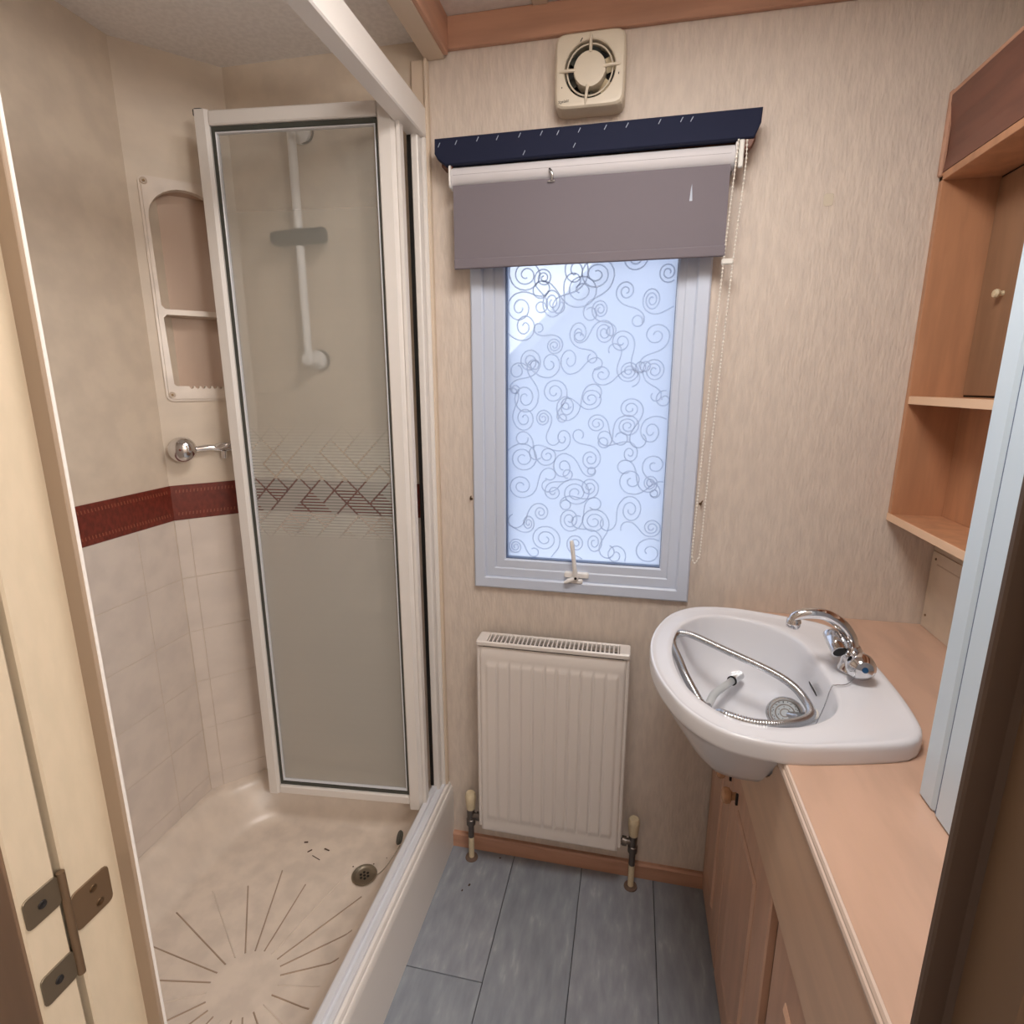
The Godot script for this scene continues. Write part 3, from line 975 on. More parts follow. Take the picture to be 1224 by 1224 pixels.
func build_tray() -> void:
	var t := thing("shower_tray", "cream moulded shower tray with a sunburst of raised ridges", "shower tray", Vector3.ZERO)
	begin()
	var nx := 68
	var nz := 94
	for i in nx:
		for j in nz:
			var xa := lerpf(-1.19, -0.512, float(i) / nx)
			var xb := lerpf(-1.19, -0.512, float(i + 1) / nx)
			var za := lerpf(0.002, 0.98, float(j) / nz)
			var zb := lerpf(0.002, 0.98, float(j + 1) / nz)
			quad(Vector3(xa, tray_y(xa, za), za), Vector3(xb, tray_y(xb, za), za), Vector3(xb, tray_y(xb, zb), zb), Vector3(xa, tray_y(xa, zb), zb), 1)
	commit("basin", M.tray, t)
	# raised lip and front panel facing the room
	begin()
	var p := pv([-0.54, 0.10, -0.512, 0.15, -0.512, 0.218, -0.499, 0.2185, -0.494, 0.217, -0.4915, 0.212, -0.4905, 0.206, -0.4875, 0.2055, -0.4855, 0.202, -0.484, 0.196, -0.483, 0.19, -0.483, 0.0, -0.54, 0.0])
	prism(p, Vector3(0, 0, 0.0), Vector3.RIGHT, Vector3.UP, Vector3(0, 0, 0.98))
	commit("front_panel", M.alu_white, t)
	# sunburst ridges
	var c := Vector2(-0.785, 0.575)
	var outs := [0.30, 0.22, 0.27, 0.31, 0.34, 0.30, 0.25, 0.3, 0.26, 0.3, 0.22, 0.28, 0.3, 0.3, 0.27, 0.3, 0.26, 0.33, 0.3, 0.24, 0.33, 0.3]
	for i in outs.size():
		var a := TAU * i / outs.size() + 0.1
		var d := Vector2(cos(a), sin(a))
		var pts := PackedVector3Array()
		for k in 15:
			var r := lerpf(0.075, outs[i], k / 14.0)
			var q := c + d * r
			if tray_y(q.x, q.y) > 0.108: break
			pts.append(Vector3(q.x, tray_y(q.x, q.y) + 0.0002, q.y))
		if pts.size() < 3: continue
		begin()
		tube(pts, 0.0017, 6)
		commit("ridge", [M.grime, M.tray, M.grime, M.grime][i % 4], t)
	# waste
	var dr := Vector3(-0.656, tray_y(-0.656, 0.255) + 0.003, 0.255)
	begin()
	lathe([Vector2(0, -0.004), Vector2(0.03, -0.004), Vector2(0.0345, 0.001), Vector2(0.033, 0.0035), Vector2(0.028, 0.003), Vector2(0.025, 0.0005), Vector2(0.02, -0.001), Vector2(0, -0.001)], dr, Vector3.UP, 32)
	var w := commit("waste_ring", M.steel, t)
	for k in 7:
		var q := Vector3.ZERO if k == 0 else Vector3(cos(TAU * k / 6), 0, sin(TAU * k / 6)) * 0.0105
		begin()
		lathe([Vector2(0, 0), Vector2(0.0036, 0), Vector2(0.0036, 0.0006), Vector2(0, 0.0006)], dr + q + Vector3(0, -0.001, 0), Vector3.UP, 10)
		commit("waste_hole", M.black, w)
	# dirt left in the tray
	begin()
	for s in [[-0.872, 0.19, 0.012, 0.005, 0.3], [-0.845, 0.215, 0.014, 0.004, 0.9], [-0.80, 0.2, 0.018, 0.004, -0.2], [-0.815, 0.232, 0.03, 0.002, -0.3], [-0.700, 0.235, 0.004, 0.003, 0.2], [-0.648, 0.215, 0.004, 0.003, 0.2], [-0.62, 0.19, 0.003, 0.003, 0.2]]:
		var q := Vector3(s[0], tray_y(s[0], s[1]), s[1])
		var e := 0.01
		var nn := Vector3(-(tray_y(s[0] + e, s[1]) - q.y) / e, 1, -(tray_y(s[0], s[1] + e) - q.y) / e).normalized()
		var bx := Vector3.RIGHT.rotated(Vector3.UP, s[4])
		bx = (bx - nn * bx.dot(nn)).normalized()
		TF = Transform3D(Basis(bx, nn, bx.cross(nn)), q + nn * 0.0006)
		prism(rounded(-s[2] * 0.5, -s[3] * 0.5, s[2] * 0.5, s[3] * 0.5, minf(s[2], s[3]) * 0.45, 3), Vector3.ZERO, Vector3.RIGHT, Vector3.BACK, Vector3(0, 0.0006, 0))
	TF = Transform3D.IDENTITY
	tag(commit("dirt_specks", M.dirt, t), "dark specks of dirt in the tray").set_meta("kind", "stuff")
	# plug on its chain
	var pl := thing("shower_plug", "small dark plug on a bead chain leaning against the tray side by the waste", "plug", Vector3(-0.6, 0, 0.2))
	var px := -0.585
	var pz := 0.165
	begin()
	var base := Vector3(px + 0.6, tray_y(px, pz) + 0.004, pz - 0.2)
	lathe([Vector2(0, 0), Vector2(0.016, 0), Vector2(0.019, 0.006), Vector2(0.017, 0.009), Vector2(0, 0.009)], base + Vector3(0, 0.014, 0), Vector3(-0.75, 0.35, 0.35), 20)
	commit("plug", M.rubber, pl)
	begin()
	var cp := []
	for f in [0.0, 0.2, 0.4, 0.6, 0.8, 1.0]:
		var x := lerpf(px, -0.625, f)
		var z := lerpf(pz + 0.01, 0.25, f) + 0.012 * sin(f * PI)
		cp.append(Vector3(x + 0.6, tray_y(x, z) + 0.003, z - 0.2))
	tube(spline(cp, 6), 0.0013, 6)
	commit("chain", M.steel, pl)

func build_shower_frame() -> void:
	var t := thing("shower_surround", "white metal frame around the shower opening, open above the tray edge", "surround", Vector3(-0.515, 0.218, 0))
	begin()
	prism(pv([-0.02, -0.006, -0.02, 0.012, -0.016, 0.014, -0.004, 0.014, -0.003, 0.004, 0.004, 0.004, 0.006, 0.008, 0.0145, 0.008, 0.015, 0.0, -0.003, -0.001, -0.003, -0.006]), Vector3.ZERO, Vector3.RIGHT, Vector3.UP, Vector3(0, 0, 0.97))
	commit("bottom_track", M.alu_track, t)
	begin()
	prism(pv([-0.022, 1.738, 0.012, 1.738, 0.015, 1.741, 0.015, 1.798, 0.012, 1.8, -0.022, 1.8]), Vector3(0, 0, 0.0), Vector3.RIGHT, Vector3.UP, Vector3(0, 0, 0.97))
	commit("top_rail", M.alu_white, t)
	begin()
	prism(pv([-0.013, 0.012, 0.004, 0.012, 0.004, 0.045, 0.001, 0.047, -0.011, 0.047, -0.013, 0.045]), Vector3(0, 0.0, 0), Vector3.RIGHT, Vector3.BACK, Vector3(0, 1.738, 0))
	span(Vector3(0.004, 0.0, 0.012), Vector3(0.015, 1.738, 0.026), 0.002)
	commit("wall_channel", M.alu_white, t)
	begin()
	span(Vector3(-0.024, 0.012, 0.0125), Vector3(-0.0135, 1.738, 0.044), 0.001)
	commit("hinge_gap_shade", M.black, t)  # black strip standing in for the shade in the hinge gap

func build_shower_door() -> void:
	# leaf folded into the cubicle: from the hinge near the wall towards the left
	var R := Vector3(-0.526, 0.221, 0.103)
	var Lf := Vector3(-1.0, 0.221, 0.147)
	var W := Vector2(Lf.x - R.x, Lf.z - R.z).length()
	var t := thing("shower_door", "white-framed glass shower door standing open into the cubicle", "shower door", R)
	t.rotation.y = atan2(-(R.z - Lf.z), R.x - Lf.x)
	var H := 1.778
	# local x runs from -W (free edge) to 0 (hinge)
	begin()
	prism(pv([-W, 0.012, -W + 0.003, 0.016, -W + 0.026, 0.016, -W + 0.033, 0.01, -W + 0.033, -0.012, -W, -0.012]), Vector3.ZERO, Vector3.RIGHT, Vector3.BACK, Vector3(0, H, 0))
	commit("free_stile", M.alu_white, t)
	begin()
	prism(rounded(-W - 0.005, -0.012, -W + 0.022, 0.014, 0.008), Vector3(0, H - 0.012, 0), Vector3.RIGHT, Vector3.BACK, Vector3(0, 0.016, 0), 0.003)
	prism(rounded(-W - 0.002, -0.012, -W + 0.022, 0.014, 0.008), Vector3(0, -0.003, 0), Vector3.RIGHT, Vector3.BACK, Vector3(0, 0.012, 0), 0.003)
	commit("end_cap", M.black, t)
	begin()
	prism(pv([-0.05, -0.012, -0.05, 0.012, -0.046, 0.018, -0.02, 0.018, -0.016, 0.012, -0.012, 0.008, -0.008, 0.013, 0.0, 0.013, 0.0, -0.012]), Vector3(0, -0.012, 0), Vector3.RIGHT, Vector3.BACK, Vector3(0, H + 0.018, 0))
	commit("hinge_stile", M.alu_white, t)
	begin()
	span(Vector3(-W + 0.033, H - 0.032, -0.012), Vector3(-0.05, H - 0.002, 0.014), 0.003)
	commit("top_bar", M.alu_white, t)
	begin()
	span(Vector3(-W + 0.033, 0.0, -0.012), Vector3(-0.05, 0.026, 0.014), 0.003)
	commit("bottom_bar", M.alu_white, t)
	# rubber seal round the glass
	begin()
	frame(-W + 0.033, 0.026, -0.05, H - 0.032, 0.011, -0.008, 0.006, 0.001)
	commit("glazing_seal", M.rubber, t)
	begin()
	frame(-W + 0.043, 0.04, -0.057, H - 0.044, 0.003, -0.004, 0.008, 0.001)
	commit("seal_lip", M.alu_track, t)
	# glass, with an etched band of stripes and lattice printed on it
	begin()
	var x0 := -W + 0.042
	var x1 := -0.056
	var y0 := 0.03
	var y1 := H - 0.036
	for zz in [0.0]:
		quad(Vector3(x0, y0, zz), Vector3(x0, y1, zz), Vector3(x1, y1, zz), Vector3(x1, y0, zz))
		U.append_array([Vector2(0, 1), Vector2(0, 0), Vector2(1, 0), Vector2(0, 1), Vector2(1, 0), Vector2(1, 1)])
	commit("glass", shower_glass(x1 - x0, y1 - y0), t)

func shower_glass(w: float, h: float) -> StandardMaterial3D:
	var iw := 384
	var ih := 1536
	var im := Image.create(iw, ih, false, Image.FORMAT_RGBA8)
	for py in ih:
		im.fill_rect(Rect2i(0, py, iw, 1), Color(0.75, 0.76, 0.735, lerpf(0.36, 0.64, float(py) / ih)))  # whiter towards the bottom: brighter light there put into the frost
	var rng := RandomNumberGenerator.new()
	rng.seed = 5
	# band heights measured on the leaf, in metres above the glass bottom
	var lo := 0.745
	var hi := 1.06
	var missing := {}
	for i in 400: missing[i] = rng.randf()
	for py in ih:
		var y := (1.0 - (py + 0.5) / ih) * h
		if y < lo or y > hi: continue
		var strong := smoothstep(lo, lo + 0.045, y) * (1.0 - smoothstep(0.93, hi, y))
		var stripe := fposmod(y / 0.0078, 1.0)
		for px in iw:
			var x := (px + 0.5) / iw * w
			var cell := 0.062
			var a := fposmod((x + y * 0.95) / cell, 1.0)
			var b := fposmod((x - y * 0.95) / cell, 1.0)
			var ia := int(floor((x + y * 0.95) / cell)) + 60
			var ib := int(floor((x - y * 0.95) / cell)) + 60
			var on: float = missing[(ia * 17 + ib * 5) % 400]
			var line := 0.0
			if (a < 0.09 and on < 0.7) or (b < 0.09 and on > 0.25): line = 1.0
			var clear := 0.0
			if stripe > 0.55: clear = 0.6 if on < 0.65 else 0.15
			clear = maxf(clear * (0.45 + 1.0 * float(y < 0.885)), line * 0.75)
			var al := lerpf(lerpf(0.36, 0.64, float(py) / ih), 0.78 if stripe < 0.55 else 0.58, strong)  # starts from the same painted light gradient
			al = lerpf(al, 0.05, clear * strong)
			im.set_pixel(px, py, Color(0.75, 0.76, 0.735, al))
	var m := mat(Color.WHITE, 0.32)
	m.transparency = BaseMaterial3D.TRANSPARENCY_ALPHA
	m.albedo_texture = ImageTexture.create_from_image(im)
	m.backlight_enabled = true
	m.backlight = Color(0.7, 0.7, 0.7)
	m.texture_repeat = false
	return m

func build_shower_fittings() -> void:
	# riser rail on the wall behind the glass
	var r := thing("shower_riser_rail", "slim white shower riser rail with chrome slider behind the glass door", "shower rail", Vector3(-0.83, 1.46, 0))
	begin()
	tube(PackedVector3Array([Vector3(0, 0.0, 0.045), Vector3(0, 0.54, 0.045)]), 0.0105, 16)
	commit("rail", M.white, r)
	for y in [0.0, 0.54]:
		begin()
		lathe([Vector2(0, 0), Vector2(0.026, 0), Vector2(0.026, 0.008), Vector2(0.018, 0.018), Vector2(0.016, 0.055), Vector2(0.01, 0.06), Vector2(0, 0.06)], Vector3(0, y, 0), Vector3.BACK, 24)
		commit("end_bracket", M.white, r)
		begin()
		lathe([Vector2(0.024, 0.0), Vector2(0.027, 0.0), Vector2(0.027, 0.004), Vector2(0.024, 0.004)], Vector3(0.01, y - 0.0, 0.004), Vector3.BACK, 24)
		commit("cover_ring", M.pewter, r)
	begin()
	lathe([Vector2(0, -0.068), Vector2(0.016, -0.068), Vector2(0.0185, -0.062), Vector2(0.0185, -0.01), Vector2(0.02, -0.008), Vector2(0.02, 0.012), Vector2(0.0185, 0.014), Vector2(0.0185, 0.05), Vector2(0.016, 0.054), Vector2(0.016, 0.06), Vector2(0.02, 0.062), Vector2(0.018, 0.072), Vector2(0, 0.072)], Vector3(0, 0.292, 0.05), Vector3(1, 0.02, 0), 24)
	commit("slider", M.slider, r)
	# moulded shelf set in the diagonal wall
	var o := Vector3(-1.192, 0, 0.17)
	var u := Vector3(0.159, 0, -0.17).normalized()
	var nrm := Vector3(-u.z, 0, u.x)
	var t := thing("shower_shelf", "cream moulded shelf unit with arched niche and scalloped razor rack, screwed to the shower corner", "shelf", Vector3.ZERO)
	t.transform = Transform3D(Basis(u, Vector3.UP, nrm), o + u * 0.1165 + Vector3(0, 1.355, 0))
	var outer := PackedVector2Array()
	outer = rounded(-0.095, 0.0, 0.095, 0.528, 0.016)
	var hole1 := PackedVector2Array()   # arched niche
	hole1.append(Vector2(-0.080, 0.234)); hole1.append(Vector2(-0.072, 0.226)); hole1.append(Vector2(0.072, 0.226)); hole1.append(Vector2(0.080, 0.234))
	for k in 17:
		var a := PI * k / 16
		hole1.append(Vector2(cos(a) * 0.082, 0.435 + sin(a) * 0.072))
	var hole2 := PackedVector2Array()   # lower niche with the scallops
	hole2.append(Vector2(-0.0785, 0.205)); hole2.append(Vector2(-0.0745, 0.043)); hole2.append(Vector2(-0.069, 0.038))
	for k in 7:
		var x := -0.036 + k * 0.0135
		for s in 6:
			var a := PI + PI * s / 5
			hole2.append(Vector2(x + cos(a) * 0.0052, 0.038 + sin(a) * 0.007))
	hole2.append(Vector2(0.072, 0.038)); hole2.append(Vector2(0.0785, 0.205)); hole2.append(Vector2(0.07, 0.213)); hole2.append(Vector2(-0.07, 0.213))
	var root := CSGCombiner3D.new()
	root.name = "face_plate"
	t.add_child(root)
	var add := func(poly: PackedVector2Array, z0: float, z1: float, op: int):
		var c := CSGPolygon3D.new()
		c.polygon = poly
		c.depth = z1 - z0
		c.position.z = z1
		c.operation = op
		c.material = M.tray
		root.add_child(c, true)
	add.call(outer, -0.011, 0.006, CSGShape3D.OPERATION_UNION)
	add.call(inset(outer, 0.006), 0.0, 0.011, CSGShape3D.OPERATION_UNION)
	add.call(hole1, -0.03, 0.03, CSGShape3D.OPERATION_SUBTRACTION)
	add.call(hole2, -0.03, 0.03, CSGShape3D.OPERATION_SUBTRACTION)
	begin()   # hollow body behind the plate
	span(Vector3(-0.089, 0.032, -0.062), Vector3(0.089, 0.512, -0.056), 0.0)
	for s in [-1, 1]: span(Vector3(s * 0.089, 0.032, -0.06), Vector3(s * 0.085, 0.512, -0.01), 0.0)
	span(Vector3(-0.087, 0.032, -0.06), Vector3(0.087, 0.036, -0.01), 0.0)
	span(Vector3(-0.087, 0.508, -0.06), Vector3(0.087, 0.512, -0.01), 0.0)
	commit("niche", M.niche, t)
	begin()
	span(Vector3(-0.085, 0.213, -0.058), Vector3(0.085, 0.226, -0.008), 0.0015)
	commit("middle_shelf", M.tray, t)
	for q in [[-0.083, 0.514], [0.083, 0.514], [-0.082, 0.016], [0.082, 0.016]]:
		begin()
		lathe([Vector2(0, 0.0105), Vector2(0.008, 0.0105), Vector2(0.0075, 0.0135), Vector2(0.0055, 0.013), Vector2(0, 0.0125)], Vector3(q[0], q[1], 0), Vector3.BACK, 16)
		var s := commit("screw_boss", M.grout, t)
		begin()
		lathe([Vector2(0, 0.0125), Vector2(0.003, 0.0125), Vector2(0.0025, 0.0145), Vector2(0, 0.0145)], Vector3(q[0], q[1], 0), Vector3.BACK, 10)
		commit("screw", M.brass, s)
	# mixer tap below the shelf
	var m := thing("shower_tap", "chrome shower mixer tap with round knob on the diagonal wall above the red border", "tap", Vector3.ZERO)
	m.transform = Transform3D(Basis(u, Vector3.UP, nrm), o + u * 0.05 + Vector3(0, 1.23, 0))
	begin()
	lathe([Vector2(0, 0.0), Vector2(0.014, 0.0), Vector2(0.014, 0.01), Vector2(0.028, 0.012), Vector2(0.033, 0.022), Vector2(0.031, 0.036), Vector2(0.021, 0.046), Vector2(0.006, 0.049), Vector2(0, 0.049)], Vector3(-0.006, 0.002, 0.02), Vector3(-0.25, 0.05, 1.0), 28)
	commit("knob", M.chrome, m)
	begin()
	ball(Vector3(-0.0185, 0.0045, 0.0685), 0.0032, 8)
	tag(commit("indicator_dot", M.border, m), "red dot in the chrome knob")
	begin()
	tube(spline([Vector3(-0.02, 0, 0.016), Vector3(0.02, 0.0, 0.02), Vector3(0.055, 0.002, 0.022), Vector3(0.085, -0.002, 0.022), Vector3(0.13, 0.0, 0.02)], 6), 0.0085, 16)
	lathe([Vector2(0, 0), Vector2(0.0075, 0), Vector2(0.0085, 0.02), Vector2(0, 0.02)], Vector3(0.086, -0.028, 0.024), Vector3.UP, 16)
	tube(spline([Vector3(0.07, 0.004, 0.024), Vector3(0.09, 0.008, 0.034), Vector3(0.108, 0.01, 0.036)], 5), [0.008, 0.0085, 0.0088, 0.0086, 0.0082, 0.0078, 0.0074, 0.007, 0.0065, 0.006, 0.004], 12)
	commit("body", M.chrome, m)
	for x in [0.0, 0.12]:
		begin()
		lathe([Vector2(0, 0.003), Vector2(0.017, 0.003), Vector2(0.016, 0.008), Vector2(0.009, 0.012), Vector2(0, 0.012)], Vector3(x, 0, 0), Vector3.BACK, 20)
		commit("wall_flange", M.chrome, m)

# ---------------------------------------------------------------- vanity
func build_vanity() -> void:
	var zc := 0.338
	# worktop with a cut-out for the bowl
	var wt := thing("worktop", "light wood-effect worktop with rounded front edge running to the doorway", "worktop", Vector3(0.25, 0.812, 0))
	begin()
	var p := PackedVector2Array()
	p.append(Vector2(0.0, 0.001)); p.append(Vector2(0.0, zc - 0.235))
	for k in 17:
		var a := -PI / 2 + PI * k / 16
		p.append(Vector2(cos(a) * 0.15, zc + sin(a) * 0.235))
	p.append(Vector2(0.0, 0.975)); p.append(Vector2(0.438, 0.975)); p.append(Vector2(0.438, 0.001))
	prism(p, Vector3.ZERO, Vector3.RIGHT, Vector3.BACK, Vector3(0, 0.033, 0))
	commit("top_board", M.wood_top, wt)
	begin()   # twin-bead moulding along the front edge
	var e := pv([0.0, 0.0, 0.0, 0.033, -0.003, 0.0328, -0.0065, 0.031, -0.008, 0.027, -0.0075, 0.023, -0.0095, 0.0215, -0.0105, 0.017, -0.0098, 0.012, -0.006, 0.0085, -0.0045, 0.004, -0.004, 0.0])
	prism(e, Vector3(0.004, 0, zc + 0.236), Vector3.RIGHT, Vector3.UP, Vector3(0, 0, 0.975 - zc - 0.236))
	commit("front_edge", M.wood_edge, wt)
	begin()
	prism(e, Vector3(0.004, 0, 0.001), Vector3.RIGHT, Vector3.UP, Vector3(0, 0, zc - 0.237))
	commit("front_edge", M.wood_edge, wt)
	# cupboard
	var c := thing("vanity_cupboard", "light wood vanity cupboard with raised-panel doors under the washbasin", "cupboard", Vector3(0.25, 0, 0))
	begin()
	span(Vector3(0.02, 0.0, 0.004), Vector3(0.432, 0.02, 0.97), 0.001)
	span(Vector3(0.02, 0.0, 0.598), Vector3(0.04, 0.605, 0.632), 0.001)
	span(Vector3(0.02, 0.0, 0.002), Vector3(0.432, 0.6, 0.012), 0.001)
	span(Vector3(0.03, 0.02, 0.6), Vector3(0.432, 0.6, 0.612), 0.001)
	commit("carcass", M.wood_y, c)
	begin()   # apron under the worktop, cut round the bowl
	var a := PackedVector2Array()
	a.append(Vector2(0.002, 0.608)); a.append(Vector2(0.975, 0.608)); a.append(Vector2(0.975, 0.812)); a.append(Vector2(zc + 0.235, 0.812))
	for k in 15:
		var g: float = PI * (k + 0.5) / 15
		a.append(Vector2(zc + cos(g) * 0.207, 0.812 - sin(g) * 0.11))
	a.append(Vector2(zc - 0.235, 0.812)); a.append(Vector2(0.002, 0.812))
	prism(a, Vector3(0.0, 0, 0), Vector3.BACK, Vector3.UP, Vector3(0.016, 0, 0), 0.0015)
	commit("apron", M.wood_apron, c)
	for d in [[0.006, 0.252, 0.047, 0.172, 0.22], [0.256, 0.596, 0.33, 0.512, 0.30], [0.638, 0.968, 0.71, 0.9, 0.9]]:
		begin()
		span(Vector3(0.004, 0.012, d[0]), Vector3(0.021, 0.6, d[1]), 0.003)
		var door := commit("door", M.wood_y, c)
		begin()   # raised field with bevelled border
		var q := pv([d[2], 0.105, d[3], 0.105, d[3], 0.532, d[2], 0.532])
		var from := V.size()
		var i1 := inset(q, 0.006)
		var i2 := inset(q, 0.022)
		var lay := [[q, 0.006], [q, 0.003], [i1, -0.001], [i2, 0.001], [i2, 0.006]]
		for k in lay.size() - 1:
			for i in 4:
				var j := (i + 1) % 4
				var A: PackedVector2Array = lay[k][0]
				var B: PackedVector2Array = lay[k + 1][0]
				quad(Vector3(lay[k][1], A[i].y, A[i].x), Vector3(lay[k][1], A[j].y, A[j].x), Vector3(lay[k + 1][1], B[j].y, B[j].x), Vector3(lay[k + 1][1], B[i].y, B[i].x))
		quad(Vector3(0.0009, i2[0].y, i2[0].x), Vector3(0.0009, i2[1].y, i2[1].x), Vector3(0.0009, i2[2].y, i2[2].x), Vector3(0.0009, i2[3].y, i2[3].x))
		fix(from)
		commit("raised_panel", M.wood_y, door)
		begin()
		lathe([Vector2(0, 0), Vector2(0.009, 0), Vector2(0.0075, 0.005), Vector2(0.009, 0.01), Vector2(0.0155, 0.014), Vector2(0.017, 0.021), Vector2(0.0155, 0.027), Vector2(0.011, 0.029), Vector2(0, 0.03)], Vector3(0.004, 0.54, d[4]), Vector3.LEFT, 24)
		commit("knob", M.knob, door)
	for z in [0.236, 0.312]:
		begin()
		span(Vector3(-0.0005, 0.532, z), Vector3(0.005, 0.558, z + 0.006), 0.0005)
		commit("black_slit", M.black, c)  # thin black bar to one side of a knob
	# white panelled upright on the worktop
	var pn := thing("divider_panel", "white grooved upright panel, tinted with blue window light, standing on the worktop by the doorway", "panel", Vector3(0.4105, 0.845, 0.632))
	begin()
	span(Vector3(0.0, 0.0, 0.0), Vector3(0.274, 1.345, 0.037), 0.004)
	commit("front_board", M.panel_bluelit, pn)
	begin()
	span(Vector3(0.004, 0.0, 0.036), Vector3(0.274, 1.345, 0.043), 0.0)
	commit("groove", M.gasket, pn)
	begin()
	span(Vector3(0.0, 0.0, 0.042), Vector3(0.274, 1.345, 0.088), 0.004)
	commit("rear_board", M.panel_bluelit, pn)

func radial(poly: PackedVector2Array, c: Vector2, a: float) -> float:
	var d := Vector2(cos(a), sin(a))
	var best := 0.0
	for i in poly.size():
		var hit = Geometry2D.segment_intersects_segment(c, c + d * 2.0, poly[i], poly[(i + 1) % poly.size()])
		if hit != null: best = maxf(best, c.distance_to(hit))
	return best

func outline(half: Array, zc: float) -> PackedVector2Array:   # mirrored half outline, smoothed
	var pts := []
	for h in half: pts.append(Vector3(h[0], 0, zc + h[1]))
	for i in range(half.size() - 2, 0, -1): pts.append(Vector3(half[i][0], 0, zc - half[i][1]))
	var out := PackedVector2Array()
	for q in spline(pts, 8, true): out.append(Vector2(q.x, q.z))
	return out

func build_basin() -> void:
	var zc := 0.338
	var t := thing("washbasin", "white semi-recessed washbasin set into the worktop beneath the window's right side", "washbasin", Vector3(0.25, 0.845, zc))
	var outer := outline([[0.056, 0.0], [0.060, 0.06], [0.076, 0.128], [0.108, 0.2], [0.155, 0.248], [0.205, 0.265], [0.259, 0.267], [0.331, 0.252], [0.40, 0.233], [0.436, 0.218], [0.459, 0.19], [0.469, 0.15], [0.476, 0.08], [0.478, 0.0]], zc)
	var inner := outline([[0.100, 0.0], [0.112, 0.1], [0.142, 0.165], [0.19, 0.208], [0.255, 0.213], [0.31, 0.188], [0.35, 0.145], [0.368, 0.09], [0.371, 0.0]], zc)
	var c := Vector2(0.235, zc)
	var n := 96
	var ro := PackedFloat32Array()
	var ri := PackedFloat32Array()
	for i in n:
		ro.append(radial(outer, c, TAU * i / n)); ri.append(radial(inner, c, TAU * i / n))
	var rings := []
	# (share of the inner outline, or 1 + share of the way to the outer one, height); then the outside back under
	for s in [[0.06, 0.722], [0.3, 0.7235], [0.52, 0.729], [0.7, 0.741], [0.82, 0.76], [0.905, 0.79], [0.96, 0.825], [0.985, 0.85], [0.998, 0.866], [1.02, 0.8715], [1.06, 0.8735], [1.3, 0.873], [1.68, 0.873], [1.8, 0.8745], [1.88, 0.8768], [1.94, 0.8772], [1.975, 0.8755], [1.992, 0.8725], [2.0, 0.867], [2.0, 0.85], [1.99, 0.8452]]:
		rings.append(basin_ring(c, ro, ri, s[0], s[1]))
	for s in [[0.96, 0.838], [0.905, 0.82], [0.815, 0.79], [0.70, 0.757], [0.61, 0.729], [0.5, 0.703], [0.38, 0.686], [0.25, 0.677], [0.1, 0.674]]:
		var ring := PackedVector3Array()
		for i in n:
			var a := TAU * i / n
			var r: float = minf(ro[i], 0.25) * s[0]
			ring.append(Vector3(c.x + cos(a) * r - 0.25, s[1] - 0.845, sin(a) * r))
		rings.append(ring)
	begin()
	loft(rings)
	commit("bowl", M.ceramic, t)
	# overflow slot on the tap side
	begin()
	TF = Transform3D(Basis(Vector3.BACK, 0.35), Vector3(0.3615 - 0.25, 0.83 - 0.845, 0.0))
	prism(rounded(-0.005, -0.022, 0.005, 0.022, 0.0045, 4), Vector3(0.0, 0, 0), Vector3.UP, Vector3.BACK, Vector3(-0.0012, 0, 0))
	commit("overflow_slot", M.dark, t)
	begin()
	lathe([Vector2(0, 0.0), Vector2(0.017, 0.0), Vector2(0.021, 0.002), Vector2(0.021, 0.0035), Vector2(0.016, 0.003), Vector2(0, 0.002)], Vector3(0.0, 0.7225 - 0.845, -0.01), Vector3.UP, 24)
	var w := commit("waste", M.chrome_soft, t)
	begin()
	lathe([Vector2(0, 0.0022), Vector2(0.013, 0.0032), Vector2(0.012, 0.0036), Vector2(0, 0.0036)], Vector3(0.0, 0.7225 - 0.845, -0.01), Vector3.UP, 20)
	commit("waste_opening", M.black, w)
	build_tap()
	build_hose()

func basin_ring(c: Vector2, ro: PackedFloat32Array, ri: PackedFloat32Array, s: float, y: float) -> PackedVector3Array:
	var ring := PackedVector3Array()
	for i in ro.size():
		var a := TAU * i / ro.size()
		var r := ri[i] * s if s <= 1.0 else lerpf(ri[i], ro[i], s - 1.0)
		ring.append(Vector3(c.x + cos(a) * r - 0.25, y - 0.845, sin(a) * r))
	return ring

